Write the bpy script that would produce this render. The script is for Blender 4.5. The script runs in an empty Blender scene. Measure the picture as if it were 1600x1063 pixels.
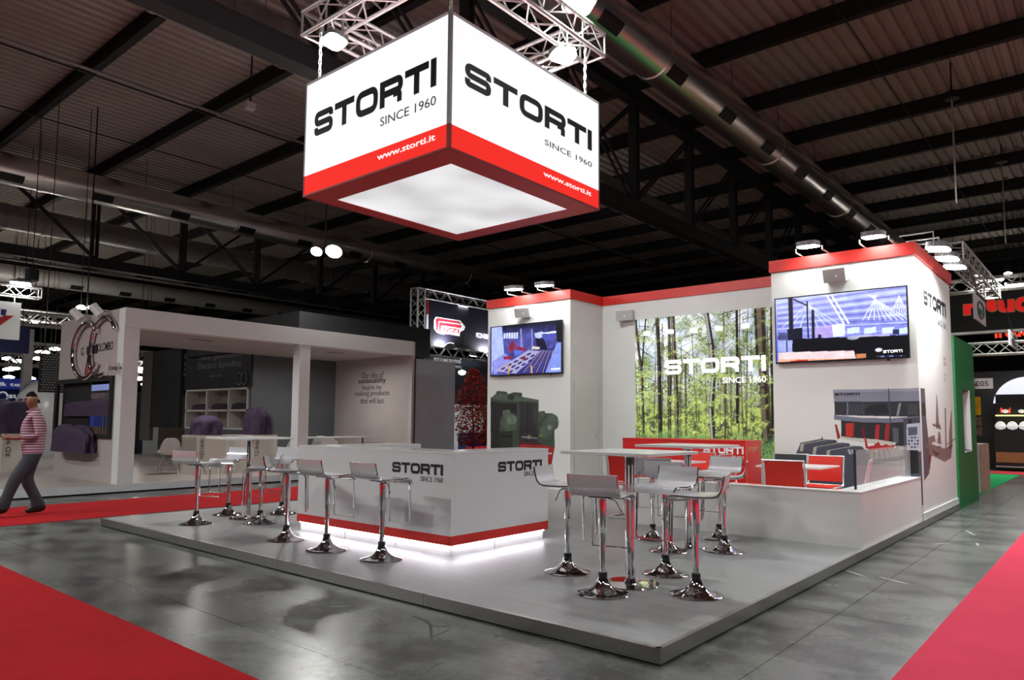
import bpy, bmesh, math, random
import numpy as np
from mathutils import Vector, Matrix
R_ = math.radians
rng = random.Random(7)
S = bpy.context.scene
C = S.collection
# ------------------------------------------------------------------ camera
CAM = np.array([-3.7292, -2.0383, 1.3745])
YAW, PITCH, ROLL = R_(40.194), R_(4.503), R_(0.423)
FPX, PV = 1120.1, 570.8
_F = np.array([math.cos(YAW)*math.cos(PITCH), math.sin(YAW)*math.cos(PITCH), math.sin(PITCH)])
_R0 = np.array([math.sin(YAW), -math.cos(YAW), 0.0]); _U0 = np.cross(_R0, _F)
_R = math.cos(ROLL)*_R0 + math.sin(ROLL)*_U0
_U = -math.sin(ROLL)*_R0 + math.cos(ROLL)*_U0
cd = bpy.data.cameras.new('camera'); cam = bpy.data.objects.new('camera', cd); C.objects.link(cam)
cd.sensor_width = 36.0; cd.lens = FPX/1600*36.0; cd.shift_y = (PV-531.5)/1600; cd.clip_end = 400; cd.clip_start = .05
cam.matrix_world = Matrix(((_R[0], _U[0], -_F[0], CAM[0]), (_R[1], _U[1], -_F[1], CAM[1]), (_R[2], _U[2], -_F[2], CAM[2]), (0, 0, 0, 1)))
S.camera = cam
# photo pixel -> ray, and where it meets a plane of the place
def ray(x, y): return _F + _R*(x-800)/FPX + _U*(PV-y)/FPX
def onx(x, y, X): d = ray(x, y); return CAM + d*(X-CAM[0])/d[0]
def ony(x, y, Y): d = ray(x, y); return CAM + d*(Y-CAM[1])/d[1]
def onz(x, y, Z): d = ray(x, y); return CAM + d*(Z-CAM[2])/d[2]
# ------------------------------------------------------------------ world, exposure
w = bpy.data.worlds.new('hall_air'); S.world = w; w.use_nodes = True
w.node_tree.nodes['Background'].inputs[0].default_value = (1, .97, .93, 1)
w.node_tree.nodes['Background'].inputs[1].default_value = .03
S.view_settings.view_transform = 'Standard'; S.view_settings.look = 'None'
S.view_settings.gamma = 1; S.view_settings.use_curve_mapping = False
S.view_settings.exposure = 0.30
LAMP = 1.0          # overall factor on the lamps of the hall
# ------------------------------------------------------------------ colours and materials
def lin(c):
    c = c/255.0
    return c/12.92 if c <= .04045 else ((c+.055)/1.055)**2.4
def rgb(r, g, b): return (lin(r), lin(g), lin(b))
MATS = {}
def mat(name, col, rough=.5, metal=0., spec=.5, noise=0., nscale=8., stretch=(1, 1, 1), bump=0., emit=0., ecol=None, trans=0., alpha=1., attr=None, rvar=0., coat=0.):
    if name in MATS: return MATS[name]
    m = bpy.data.materials.new(name); m.use_nodes = True; nt = m.node_tree; N = nt.nodes; L = nt.links
    b = N['Principled BSDF']; MATS[name] = m
    b.inputs['Base Color'].default_value = (*col, 1); b.inputs['Roughness'].default_value = rough
    b.inputs['Metallic'].default_value = metal; b.inputs['Specular IOR Level'].default_value = spec
    b.inputs['Coat Weight'].default_value = coat; b.inputs['Coat Roughness'].default_value = .015
    if trans: b.inputs['Transmission Weight'].default_value = trans; b.inputs['IOR'].default_value = 1.45
    if alpha < 1: b.inputs['Alpha'].default_value = alpha
    if emit: b.inputs['Emission Strength'].default_value = emit; b.inputs['Emission Color'].default_value = (*(ecol or col), 1)
    if attr:
        a = N.new('ShaderNodeAttribute'); a.attribute_name = attr
        L.new(a.outputs['Color'], b.inputs['Base Color'])
        if emit: L.new(a.outputs['Color'], b.inputs['Emission Color'])
    if noise or bump or rvar:
        tc = N.new('ShaderNodeTexCoord'); mp = N.new('ShaderNodeMapping'); mp.inputs['Scale'].default_value = stretch
        no = N.new('ShaderNodeTexNoise'); no.inputs['Scale'].default_value = nscale; no.inputs['Detail'].default_value = 6; no.inputs['Roughness'].default_value = .62
        L.new(tc.outputs['Object'], mp.inputs['Vector']); L.new(mp.outputs['Vector'], no.inputs['Vector'])
        if noise:
            r = N.new('ShaderNodeValToRGB'); r.color_ramp.elements[0].position = .3; r.color_ramp.elements[1].position = .7
            r.color_ramp.elements[0].color = (*[max(0, c*(1-noise)) for c in col], 1); r.color_ramp.elements[1].color = (*[min(1, c*(1+noise)) for c in col], 1)
            L.new(no.outputs['Fac'], r.inputs['Fac']); L.new(r.outputs['Color'], b.inputs['Base Color'])
        if rvar:
            mr = N.new('ShaderNodeMapRange'); mr.inputs['To Min'].default_value = max(.02, rough-rvar); mr.inputs['To Max'].default_value = rough+rvar
            mr.inputs['From Min'].default_value = .3; mr.inputs['From Max'].default_value = .7
            L.new(no.outputs['Fac'], mr.inputs['Value']); L.new(mr.outputs['Result'], b.inputs['Roughness'])
        if bump:
            bp = N.new('ShaderNodeBump'); bp.inputs['Strength'].default_value = bump; bp.inputs['Distance'].default_value = .01
            L.new(no.outputs['Fac'], bp.inputs['Height']); L.new(bp.outputs['Normal'], b.inputs['Normal'])
    return m
WHITE = mat('white_board', (.70, .69, .67), .5, noise=.03, nscale=1.5)
WHITE2 = mat('white_gloss', (.72, .72, .72), .25, noise=.02, nscale=2)
RED = mat('red_board', rgb(205, 38, 28), .45, noise=.04, nscale=3)
REDG = mat('red_gloss', rgb(200, 30, 28), .3, noise=.04, nscale=3)
BLACK = mat('black_matt', (.008, .008, .009), .6, noise=.2, nscale=6)
BLACKV = mat('black_vinyl', (.006, .006, .007), .4, noise=.1, nscale=20)
GREYV = mat('grey_vinyl', (.16, .16, .165), .5, noise=.05, nscale=20)
WHITEV = mat('white_vinyl', (.85, .85, .85), .4, noise=.02, nscale=20)
CHROME = mat('chrome', (.78, .77, .78), .06, 1.0, noise=.03, nscale=5)
ALU = mat('brushed_aluminium', (.46, .455, .44), .33, 1.0, noise=.12, nscale=14, stretch=(1, 1, 12), rvar=.06)
TRUSSM = mat('truss_aluminium', (.66, .65, .63), .38, .6, noise=.06, nscale=6)
STEEL = mat('dark_painted_steel', (.014, .014, .016), .55, noise=.2, nscale=3)
STEELB = mat('blackened_purlin', (.012, .011, .011), .7, noise=.2, nscale=3)
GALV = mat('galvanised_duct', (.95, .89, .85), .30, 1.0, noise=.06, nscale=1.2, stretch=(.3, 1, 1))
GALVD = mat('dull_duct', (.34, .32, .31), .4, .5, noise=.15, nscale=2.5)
DECKM = mat('roof_sheet', (.43, .375, .33), .6, noise=.10, nscale=.5)
GREYWALL = mat('grey_panel', rgb(168, 173, 180), .55, noise=.05, nscale=2)
DGREY = mat('dark_grey_panel', rgb(88, 91, 94), .5, noise=.06, nscale=2)
TAUPE = mat('taupe_panel', rgb(176, 166, 162), .55, noise=.04, nscale=1.5)
OFFW = mat('off_white_panel', rgb(216, 219, 218), .5, noise=.03, nscale=2)
PURPLE = mat('purple_cloth', rgb(58, 42, 68), .8, noise=.15, nscale=12)
REDMESH = mat('red_mesh_fabric', rgb(208, 36, 20), .6, noise=.08, nscale=60)
PLASTIC = mat('white_plastic', (.66, .66, .65), .3, noise=.02, nscale=8)
CARPET = mat('red_carpet', rgb(156, 24, 29), .95, spec=.1, noise=.10, nscale=3, bump=.05)
CARPET2 = mat('pink_red_carpet', rgb(188, 56, 78), .95, spec=.1, noise=.06, nscale=3, bump=.05)
GREENC = mat('green_carpet', rgb(38, 150, 86), .95, spec=.1, noise=.08, nscale=4)
GREENW = mat('green_board', rgb(18, 108, 54), .5, noise=.06, nscale=2)
NAVY = mat('navy_print', rgb(22, 34, 92), .5, noise=.1, nscale=1)
BLUE = mat('blue_print', rgb(38, 52, 118), .5, noise=.12, nscale=1)
WOOD = mat('oak_board', rgb(150, 104, 62), .45, noise=.25, nscale=4, stretch=(1, 1, 14))
LED = mat('led_strip', (1, 1, 1), .5, emit=24., ecol=(.84, .91, 1.0))
LENS = mat('lamp_lens', (1, 1, 1), .4, emit=26., ecol=(.95, 1.0, .98))
LENSW = mat('warm_lamp_lens', (1, 1, 1), .4, emit=16., ecol=(1.0, .95, .86))
GLASS = mat('clear_glass', (.9, .95, .95), .02, spec=.6, alpha=.22, noise=.01)
def floor_material():
    m = bpy.data.materials.new('polished_concrete'); m.use_nodes = True; nt = m.node_tree; N = nt.nodes; L = nt.links; b = N['Principled BSDF']
    tc = N.new('ShaderNodeTexCoord'); ge = N.new('ShaderNodeNewGeometry')
    n1 = N.new('ShaderNodeTexNoise'); n1.inputs['Scale'].default_value = .55; n1.inputs['Detail'].default_value = 8; n1.inputs['Roughness'].default_value = .6; n1.inputs['Distortion'].default_value = .6
    n2 = N.new('ShaderNodeTexNoise'); n2.inputs['Scale'].default_value = 22; n2.inputs['Detail'].default_value = 5
    mp = N.new('ShaderNodeMapping'); mp.inputs['Scale'].default_value = (1, .7, 1); mp.inputs['Rotation'].default_value = (0, 0, .6)
    n3 = N.new('ShaderNodeTexNoise'); n3.inputs['Scale'].default_value = 2.6; n3.inputs['Detail'].default_value = 7
    for n in (n1, n2): L.new(ge.outputs['Position'], n.inputs['Vector'])
    L.new(ge.outputs['Position'], mp.inputs['Vector']); L.new(mp.outputs['Vector'], n3.inputs['Vector'])
    mx = N.new('ShaderNodeMath'); mx.operation = 'MULTIPLY_ADD'; mx.inputs[1].default_value = .55; L.new(n1.outputs['Fac'], mx.inputs[0]); L.new(n3.outputs['Fac'], mx.inputs[2])
    m2 = N.new('ShaderNodeMath'); m2.operation = 'MULTIPLY_ADD'; m2.inputs[1].default_value = .20; L.new(n2.outputs['Fac'], m2.inputs[0]); L.new(mx.outputs[0], m2.inputs[2])
    cr = N.new('ShaderNodeValToRGB'); e = cr.color_ramp.elements; e[0].position = .05; e[1].position = .95
    e[0].color = (.040, .040, .038, 1); e[1].color = (.130, .133, .124, 1)
    nm_ = N.new('ShaderNodeMapRange'); nm_.inputs['From Min'].default_value = .72; nm_.inputs['From Max'].default_value = 1.02; L.new(m2.outputs[0], nm_.inputs['Value']); L.new(nm_.outputs['Result'], cr.inputs['Fac']); L.new(cr.outputs['Color'], b.inputs['Base Color'])
    
    b.inputs['Roughness'].default_value = .27
    bp = N.new('ShaderNodeBump'); bp.inputs['Strength'].default_value = .05; bp.inputs['Distance'].default_value = .004
    L.new(n3.outputs['Fac'], bp.inputs['Height']); L.new(bp.outputs['Normal'], b.inputs['Normal'])
    b.inputs['Specular IOR Level'].default_value = .38
    return m
CONC = floor_material()
LAMI = mat('grey_laminate', (.25, .25, .252), .38, noise=.2, nscale=5, stretch=(3.2, .35, 1), rvar=.05)
# ------------------------------------------------------------------ mesh building
class MB:
    def __init__(s): s.v = []; s.f = []
    def box(s, x0, y0, z0, x1, y1, z1):
        n = len(s.v)
        s.v += [(x0, y0, z0), (x1, y0, z0), (x1, y1, z0), (x0, y1, z0), (x0, y0, z1), (x1, y0, z1), (x1, y1, z1), (x0, y1, z1)]
        s.f += [tuple(n+i for i in q) for q in ((0, 3, 2, 1), (4, 5, 6, 7), (0, 1, 5, 4), (1, 2, 6, 5), (2, 3, 7, 6), (3, 0, 4, 7))]
        return s
    def hexa(s, p):   # eight corners: bottom ring then top ring
        n = len(s.v); s.v += [tuple(q) for q in p]
        s.f += [tuple(n+i for i in q) for q in ((0, 3, 2, 1), (4, 5, 6, 7), (0, 1, 5, 4), (1, 2, 6, 5), (2, 3, 7, 6), (3, 0, 4, 7))]
        return s
    def prism(s, pts, fn, c0, c1):      # 2d outline -> solid between c0 and c1, fn(a, b, c) -> xyz
        n = len(s.v); k = len(pts)
        s.v += [tuple(fn(a, b, c0)) for a, b in pts] + [tuple(fn(a, b, c1)) for a, b in pts]
        s.f.append(tuple(n+i for i in range(k))); s.f.append(tuple(n+k+i for i in reversed(range(k))))
        for i in range(k): j = (i+1) % k; s.f.append((n+i, n+k+i, n+k+j, n+j))
        return s
    def tube(s, path, r, n=8, closed=False, r1=None):
        P = [Vector(p) for p in path]; k = len(P); base = len(s.v)
        up = None
        for i, p in enumerate(P):
            if closed: t = (P[(i+1) % k]-P[i-1]).normalized()
            else: t = (P[min(i+1, k-1)]-P[max(i-1, 0)]).normalized()
            if up is None:
                up = Vector((0, 0, 1)) if abs(t.z) < .9 else Vector((1, 0, 0))
            a = t.cross(up); a = a.normalized() if a.length > 1e-6 else t.orthogonal().normalized()
            b = a.cross(t); up = b
            rr = r if r1 is None else r+(r1-r)*i/(k-1)
            for j in range(n):
                th = 2*math.pi*j/n; s.v.append(tuple(p + a*math.cos(th)*rr + b*math.sin(th)*rr))
        for i in range(k if closed else k-1):
            i2 = (i+1) % k
            for j in range(n):
                j2 = (j+1) % n; s.f.append((base+i*n+j, base+i*n+j2, base+i2*n+j2, base+i2*n+j))
        if not closed:
            s.f.append(tuple(base+j for j in reversed(range(n)))); s.f.append(tuple(base+(k-1)*n+j for j in range(n)))
        return s
    def lathe(s, prof, n=24, c=(0, 0, 0)):
        base = len(s.v); k = len(prof)
        for r, z in prof:
            for j in range(n):
                th = 2*math.pi*j/n; s.v.append((c[0]+r*math.cos(th), c[1]+r*math.sin(th), c[2]+z))
        for i in range(k-1):
            for j in range(n):
                j2 = (j+1) % n; s.f.append((base+i*n+j, base+i*n+j2, base+(i+1)*n+j2, base+(i+1)*n+j))
        s.f.append(tuple(base+j for j in reversed(range(n)))); s.f.append(tuple(base+(k-1)*n+j for j in range(n)))
        return s
    def sheet(s, rows, th):   # rows: list of rows of points (grid) thickened along z-ish normals
        g = [[Vector(p) for p in r] for r in rows]; R = len(g); Q = len(g[0]); base = len(s.v)
        def nrm(i, j):
            a = g[min(i+1, R-1)][j]-g[max(i-1, 0)][j]; b = g[i][min(j+1, Q-1)]-g[i][max(j-1, 0)]
            return a.cross(b).normalized()
        N = [[nrm(i, j) for j in range(Q)] for i in range(R)]
        for sg in (.5, -.5):
            for i in range(R):
                for j in range(Q): s.v.append(tuple(g[i][j]+N[i][j]*th*sg))
        o = R*Q
        for i in range(R-1):
            for j in range(Q-1):
                a = base+i*Q+j; s.f.append((a, a+Q, a+Q+1, a+1)); s.f.append((a+o, a+o+1, a+o+Q+1, a+o+Q))
        ring = [(i, 0) for i in range(R)] + [(R-1, j) for j in range(1, Q)] + [(i, Q-1) for i in range(R-2, -1, -1)] + [(0, j) for j in range(Q-2, 0, -1)]
        for k in range(len(ring)):
            a = ring[k]; b = ring[(k+1) % len(ring)]; ia = base+a[0]*Q+a[1]; ib = base+b[0]*Q+b[1]
            s.f.append((ia, ia+o, ib+o, ib))
        return s
    def mesh(s, name):
        me = bpy.data.meshes.new(name); me.from_pydata([tuple(float(c) for c in p) for p in s.v], [], s.f); me.update()
        return me
def fix(me, smooth=None):
    bm = bmesh.new(); bm.from_mesh(me); bmesh.ops.recalc_face_normals(bm, faces=bm.faces); bm.to_mesh(me); bm.free()
    if smooth is not None:
        for p in me.polygons: p.use_smooth = True
        me.set_sharp_from_angle(angle=R_(smooth))
def obj(name, mb, m, parent=None, smooth=None, off=None, bevel=0.):
    me = mb.mesh(name) if isinstance(mb, MB) else mb
    if isinstance(mb, MB): fix(me, smooth)
    if off is not None: me.transform(Matrix.Translation([-c for c in off]))
    if m: me.materials.clear(); me.materials.append(m)
    o = bpy.data.objects.new(name, me); C.objects.link(o)
    if parent is not None: o.parent = parent
    if bevel:
        b = o.modifiers.new('edge', 'BEVEL'); b.width = bevel; b.segments = 2; b.limit_method = 'ANGLE'
    return o
def tag(o, label, cat, group=None, kind=None):
    if label: o['label'] = label
    if cat: o['category'] = cat
    if group: o['group'] = group
    if kind: o['kind'] = kind
    return o
def thing(name, label, cat, loc=(0, 0, 0), rz=0., group=None, kind=None):
    o = bpy.data.objects.new(name, None); C.objects.link(o); o.empty_display_size = .1
    o.location = loc; o.rotation_euler = (0, 0, rz)
    return tag(o, label, cat, group, kind)
def struct(name, mb, m, parent=None, label=None, smooth=None):
    o = obj(name, mb, m, parent, smooth)
    if parent is None: o['kind'] = 'structure'
    if label: o['label'] = label
    return o
def copy_tree(o, parent=None):
    c = o.copy(); C.objects.link(c); c.parent = parent
    for ch in list(o.children): copy_tree(ch, c)
    return c
def bx(*a): return MB().box(*a)
# planes: X-facing walls look towards -X (their right hand is -Y); Y-facing walls look towards -Y (right hand is +X)
def fX(X): return lambda a, b, c: (X-c, -a, b)
def fY(Y): return lambda a, b, c: (a, Y-c, b)
def A(P, plane): return (-P[1], P[2]) if plane == 'X' else (P[0], P[2])
# ------------------------------------------------------------------ lettering
def stroke(mb, pts, t, fn, c0, c1, rad=0., closed=False, seg=5):
    P = [Vector((p[0], p[1])) for p in pts]; k = len(P); path = []
    for i, p in enumerate(P):
        if rad and (closed or 0 < i < k-1):
            a = (P[i-1]-p); b = (P[(i+1) % k]-p); r = min(rad, a.length*.49, b.length*.49)
            q0 = p+a.normalized()*r; q1 = p+b.normalized()*r
            for j in range(seg+1):
                u = j/seg; path.append(q0*(1-u)**2 + p*2*u*(1-u) + q1*u*u)
        else: path.append(p)
    n = len(path); Lp = []; Rp = []
    for i in range(n):
        a = path[i-1] if (i or closed) else path[i]; b = path[(i+1) % n] if (i < n-1 or closed) else path[i]
        d = b-a; nn = Vector((-d.y, d.x)).normalized()
        sc = 1.
        if 0 < i < n-1 or closed:
            d1 = (path[i]-path[i-1]).normalized(); d2 = (path[(i+1) % n]-path[i]).normalized(); cs = max(.5, math.sqrt(max(0, (1+d1.dot(d2))/2))); sc = 1/cs
        Lp.append(path[i]+nn*t/2*sc); Rp.append(path[i]-nn*t/2*sc)
    mb.k = getattr(mb, 'k', 0)+1; c1 = c1+.00035*mb.k
    base = len(mb.v)
    for arr, c in ((Lp, c1), (Rp, c1), (Lp, c0), (Rp, c0)):
        mb.v += [tuple(fn(p.x, p.y, c)) for p in arr]
    for i in range(n if closed else n-1):
        j = (i+1) % n; l, r_, l0, r0 = base, base+n, base+2*n, base+3*n
        mb.f += [(l+i, l+j, r_+j, r_+i), (l0+i, r0+i, r0+j, l0+j), (l+i, l0+i, l0+j, l+j), (r_+i, r_+j, r0+j, r0+i)]
    if not closed:
        for i in (0, n-1): mb.f.append((base+i, base+n+i, base+3*n+i, base+2*n+i))
def wide_word(word, a0, a1, b0, b1, fn, depth=.004, shear=None):
    """wide rounded capitals S T O R I between a0..a1 and b0..b1"""
    W = dict(S=1.34, T=1.30, O=1.40, R=1.36, I=.28); gap = .13; t = .255; tv = .28
    tot = sum(W[c] for c in word)+gap*(len(word)-1); sx = (a1-a0)/tot; sy = (b1-b0)
    mb = MB(); x = 0.
    g = lambda a, b, c: fn(a0+a*sx, b0+b*sy, c)
    for ch in word:
        w_ = W[ch]; h = t/2; L = x+tv/2; Rr = x+w_-tv/2
        if ch == 'I': stroke(mb, [(x+w_/2, 0), (x+w_/2, 1)], tv, g, 0, depth)
        elif ch == 'T':
            stroke(mb, [(x, 1-h), (x+w_, 1-h)], t, g, 0, depth); stroke(mb, [(x+w_/2, 0), (x+w_/2, 1-t)], tv, g, 0, depth)
        elif ch == 'O': stroke(mb, [(L, h), (Rr, h), (Rr, 1-h), (L, 1-h)], t, g, 0, depth, .3, True)
        elif ch == 'S': stroke(mb, [(Rr, .66), (Rr, 1-h), (L, 1-h), (L, .5), (Rr, .5), (Rr, h), (L, h), (L, .34)], t*.96, g, 0, depth, .22)
        elif ch == 'R':
            stroke(mb, [(L, 0), (L, 1)], tv, g, 0, depth)
            stroke(mb, [(L, 1-h), (Rr, 1-h), (Rr, .47), (L, .47)], t, g, 0, depth, .26)
            stroke(mb, [(x+w_*.60, .36), (Rr-.05, .36), (Rr-.05, 0)], t*.95, g, 0, depth, .12)
        x += w_+gap
    return mb
_font_cache = {}
def text_mesh(s, bold=0., sp=1.):
    k = (s, bold, sp)
    if k not in _font_cache:
        cu = bpy.data.curves.new('lettering', 'FONT'); cu.body = s; cu.size = 1.; cu.extrude = .5; cu.offset = bold; cu.resolution_u = 3; cu.space_character = sp
        cu.align_x = 'LEFT'
        o = bpy.data.objects.new('lettering', cu)
        me = bpy.data.meshes.new_from_object(o); bpy.data.objects.remove(o)
        n = len(me.vertices); co = np.empty(n*3); me.vertices.foreach_get('co', co); co = co.reshape(-1, 3)
        _font_cache[k] = (me, co.min(0), co.max(0))
    return _font_cache[k]
def text(s, a0, a1, b0, b1, plane, at, m, parent, off=None, depth=.003, bold=0., sp=1., name='lettering'):
    """writing s filling a0..a1 x b0..b1 on a wall plane"""
    me, lo, hi = text_mesh(s, bold, sp); me = me.copy()
    n = len(me.vertices); co = np.empty(n*3); me.vertices.foreach_get('co', co); co = co.reshape(-1, 3)
    a = a0+(co[:, 0]-lo[0])/(hi[0]-lo[0])*(a1-a0); b = b0+(co[:, 1]-lo[1])/(hi[1]-lo[1])*(b1-b0); c = (co[:, 2]+.5)*depth+.0005
    if plane == 'X': out = np.stack([at-c, -a, b], 1)
    else: out = np.stack([a, at-c, b], 1)
    me.vertices.foreach_set('co', out.ravel()); me.update()
    return obj(name, me, m, parent, off=off)
# ------------------------------------------------------------------ flat prints and screens as painted grids
class Canvas:
    def __init__(s, a0, a1, b0, b1, W, H, bg):
        s.a0, s.a1, s.b0, s.b1, s.W, s.H = a0, a1, b0, b1, W, H
        s.A = a0+(a1-a0)*np.arange(W+1)/W; s.B = b0+(b1-b0)*np.arange(H+1)/H
        s.a, s.b = np.meshgrid(s.A, s.B); s.c = np.zeros((H+1, W+1, 3)); s.c[:] = bg
    def put(s, m, col, al=1.):
        m = np.asarray(m, float)[..., None]*al; s.c = s.c*(1-m)+np.asarray(col)*m
    def poly(s, pts, col, al=1.):
        x, y = s.a, s.b; ins = np.zeros(x.shape, bool); k = len(pts)
        for i in range(k):
            x0, y0 = pts[i]; x1, y1 = pts[(i+1) % k]
            if y0 == y1: continue
            cr = ((y0 > y) != (y1 > y)) & (x < (x1-x0)*(y-y0)/(y1-y0)+x0); ins ^= cr
        s.put(ins, col, al)
    def rect(s, a0, a1, b0, b1, col, al=1.): s.put((s.a >= a0) & (s.a <= a1) & (s.b >= b0) & (s.b <= b1), col, al)
    def line(s, p, q, t, col, al=1.):
        d = np.array(q, float)-p; L2 = d@d+1e-12; u = np.clip(((s.a-p[0])*d[0]+(s.b-p[1])*d[1])/L2, 0, 1)
        s.put(np.clip((t-np.hypot(s.a-p[0]-u*d[0], s.b-p[1]-u*d[1]))/(.5*t)+.5, 0, 1), col, al)
    def ell(s, a, b, ra, rb, col, al=1., soft=.25):
        s.put(np.clip((1-np.hypot((s.a-a)/ra, (s.b-b)/rb))/soft, 0, 1), col, al)
    def noise(s, fa, fb, seed, octv=4):
        r = np.random.RandomState(seed); out = np.zeros(s.a.shape); amp = 1.; tot = 0
        ua = (s.a-s.a0); ub = (s.b-s.b0)
        for o in range(octv):
            na = int(ua.max()*fa)+3; nb = int(ub.max()*fb)+3; g = r.rand(nb, na)
            x = ua*fa; y = ub*fb; i = x.astype(int); j = y.astype(int); fx = x-i; fy = y-j
            fx = fx*fx*(3-2*fx); fy = fy*fy*(3-2*fy)
            out += amp*((g[j, i]*(1-fx)+g[j, i+1]*fx)*(1-fy)+(g[j+1, i]*(1-fx)+g[j+1, i+1]*fx)*fy); tot += amp
            amp *= .62; fa *= 2.1; fb *= 2.1
        return out/tot
    def build(s, name, fn, m, parent, off=None):
        W, H = s.W, s.H
        v = np.array([fn(a, b, 0) for b in s.B for a in s.A]); idx = np.arange((W+1)*(H+1)).reshape(H+1, W+1)
        f = np.stack([idx[:-1, :-1], idx[:-1, 1:], idx[1:, 1:], idx[1:, :-1]], -1).reshape(-1, 4)
        me = bpy.data.meshes.new(name); me.from_pydata(v.tolist(), [], f.tolist())
        at = me.color_attributes.new('Col', 'FLOAT_COLOR', 'POINT')
        at.data.foreach_set('color', np.concatenate([np.clip(s.c, 0, 1).reshape(-1, 3), np.ones(((W+1)*(H+1), 1))], 1).astype('f').ravel())
        me.update()
        return obj(name, me, m, parent, off=off)
PRINT = mat('printed_skin', (.7, .7, .7), .45, attr='Col')
BACKLIT = mat('backlit_print', (.7, .7, .7), .6, attr='Col', emit=.55, coat=.5, spec=.15)
SCREEN = mat('lcd_screen', (.1, .1, .1), .15, attr='Col', emit=1.2)
SCREEN.node_tree.links.remove(SCREEN.node_tree.nodes['Principled BSDF'].inputs['Base Color'].links[0]); SCREEN.node_tree.nodes['Principled BSDF'].inputs['Base Color'].default_value = (.01, .01, .012, 1)
# ================================================================== THE HALL
HX0, HX1, HY0, HY1 = -14.0, 64.0, -16.0, 76.0
SX0, SX1, SY0, SY1 = -7.11, 19.80, -6.36, 20.37     # area whose concrete slabs are built one by one
fl = MB(); fl.box(SX0, SY0, -.30, SX1, SY1, -.012)
for q in ((HX0, HY0, SX0, HY1), (SX1, HY0, HX1, HY1), (SX0, HY0, SX1, SY0), (SX0, SY1, SX1, HY1)): fl.box(q[0], q[1], -.30, q[2], q[3], 0)
floor = struct('floor', fl, CONC, label='grey polished concrete hall floor with sawn joints')
sx, sy = 2.99, 2.97
slab_me = None
for i in range(9):
    for j in range(9):
        me_mb = bx(0, 0, -.011, sx-.005, sy-.005, 0)
        if slab_me is None: slab_me = me_mb.mesh('slab'); fix(slab_me); slab_me.materials.append(CONC)
        o = bpy.data.objects.new('slab', slab_me); C.objects.link(o); o.parent = floor
        o.location = (SX0+.003+i*sx, SY0+.003+j*sy, 0)
struct('wall_back', bx(HX1, HY0, 0, HX1+.3, HY1, 12), mat('hall_wall', (.05, .05, .055), .7, noise=.2, nscale=.4), label='dark far end wall of the hall')
struct('wall_left', bx(HX0, HY1, 0, HX1, HY1+.3, 12), MATS['hall_wall'], label='dark long side wall of the hall on the far left')
struct('wall_right', bx(HX0, HY0-.3, 0, HX1, HY0, 12), MATS['hall_wall'], label='dark long side wall of the hall on the right')
struct('wall_front', bx(HX0-.3, HY0, 0, HX0, HY1, 12), MATS['hall_wall'], label='dark end wall of the hall behind the viewer')
# roof: trapezoid sheet, ribs along X
rb = MB(); Y = HY0; p = .30; prof = []
while Y < HY1:
    prof += [(Y, 10.40), (Y+.15, 10.40), (Y+.185, 10.49), (Y+.265, 10.49)]; Y += p
prof.append((Y, 10.40))
for (y, z) in prof: rb.v += [(HX0, y, z), (HX1, y, z)]
for k in range(len(prof)-1): rb.f.append((2*k, 2*k+2, 2*k+3, 2*k+1))
ceiling = struct('ceiling', rb, DECKM, label='ribbed brown metal roof sheet of the exhibition hall')
PX = [2.70+3.135*k for k in range(-5, 20)]
pm = MB(); pm.box(-.09, HY0, 10.0, .09, HY1, 10.03).box(-.012, HY0, 10.03, .012, HY1, 10.37).box(-.09, HY0, 10.37, .09, HY1, 10.40)
pm_me = pm.mesh('purlin'); fix(pm_me); pm_me.materials.append(STEELB)
for x in PX:
    o = bpy.data.objects.new('purlin', pm_me); C.objects.link(o); o.parent = ceiling; o.location = (x, 0, 0)
TY = [7.25+18.25*k for k in range(-1, 4)]
ch = MB(); ch.box(HX0, -.16, 6.70, HX1, .16, 6.73).box(HX0, -.16, 7.02, HX1, .16, 7.05).box(HX0, -.15, 6.73, HX1, -.13, 7.02).box(HX0, .13, 6.73, HX1, .15, 7.02)
ch.box(HX0, -.15, 9.66, HX1, .15, 9.70).box(HX0, -.15, 9.96, HX1, .15, 10.0).box(HX0, -.02, 9.70, HX1, .02, 9.96)
ch_me = ch.mesh('roof_truss'); fix(ch_me); ch_me.materials.append(STEEL)
po_me = MB().box(-.10, -.11, 7.05, -.05, .11, 9.66).box(.05, -.11, 7.05, .10, .11, 9.66).mesh('post'); fix(po_me); po_me.materials.append(STEEL)
def brace_me(s):
    mb = MB()
    for y in (-.10, .06): mb.hexa([(-s*.0-.05, y, 9.66), (.05, y, 9.66), (.05, y+.04, 9.66), (-.05, y+.04, 9.66)] + [(s*3.135-.05, y, 7.05), (s*3.135+.05, y, 7.05), (s*3.135+.05, y+.04, 7.05), (s*3.135-.05, y+.04, 7.05)])
    me = mb.mesh('brace'); fix(me); me.materials.append(STEEL); return me
BR = {1: brace_me(1), -1: brace_me(-1)}
for ty in TY:
    t = bpy.data.objects.new('roof_truss', ch_me); C.objects.link(t); t.parent = ceiling; t.location = (0, ty, 0)
    for k, x in enumerate(PX):
        o = bpy.data.objects.new('post', po_me); C.objects.link(o); o.parent = t; o.location = (x, 0, 0)
        s = 1 if x < 10.5 else -1
        o = bpy.data.objects.new('brace', BR[s]); C.objects.link(o); o.parent = t; o.location = (x, 0, 0)
for x, y in ((38.2, 25.5), (38.2, 43.75), (38.2, 7.25), (-12.5, 25.5), (60, 25.5), (60, 43.75)):
    m_ = MB().box(x-.25, y-.25, 0, x-.21, y+.25, 6.7).box(x+.21, y-.25, 0, x+.25, y+.25, 6.7).box(x-.21, y-.02, 0, x+.21, y+.02, 6.7)
    struct('column', m_, STEEL, ceiling)
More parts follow.
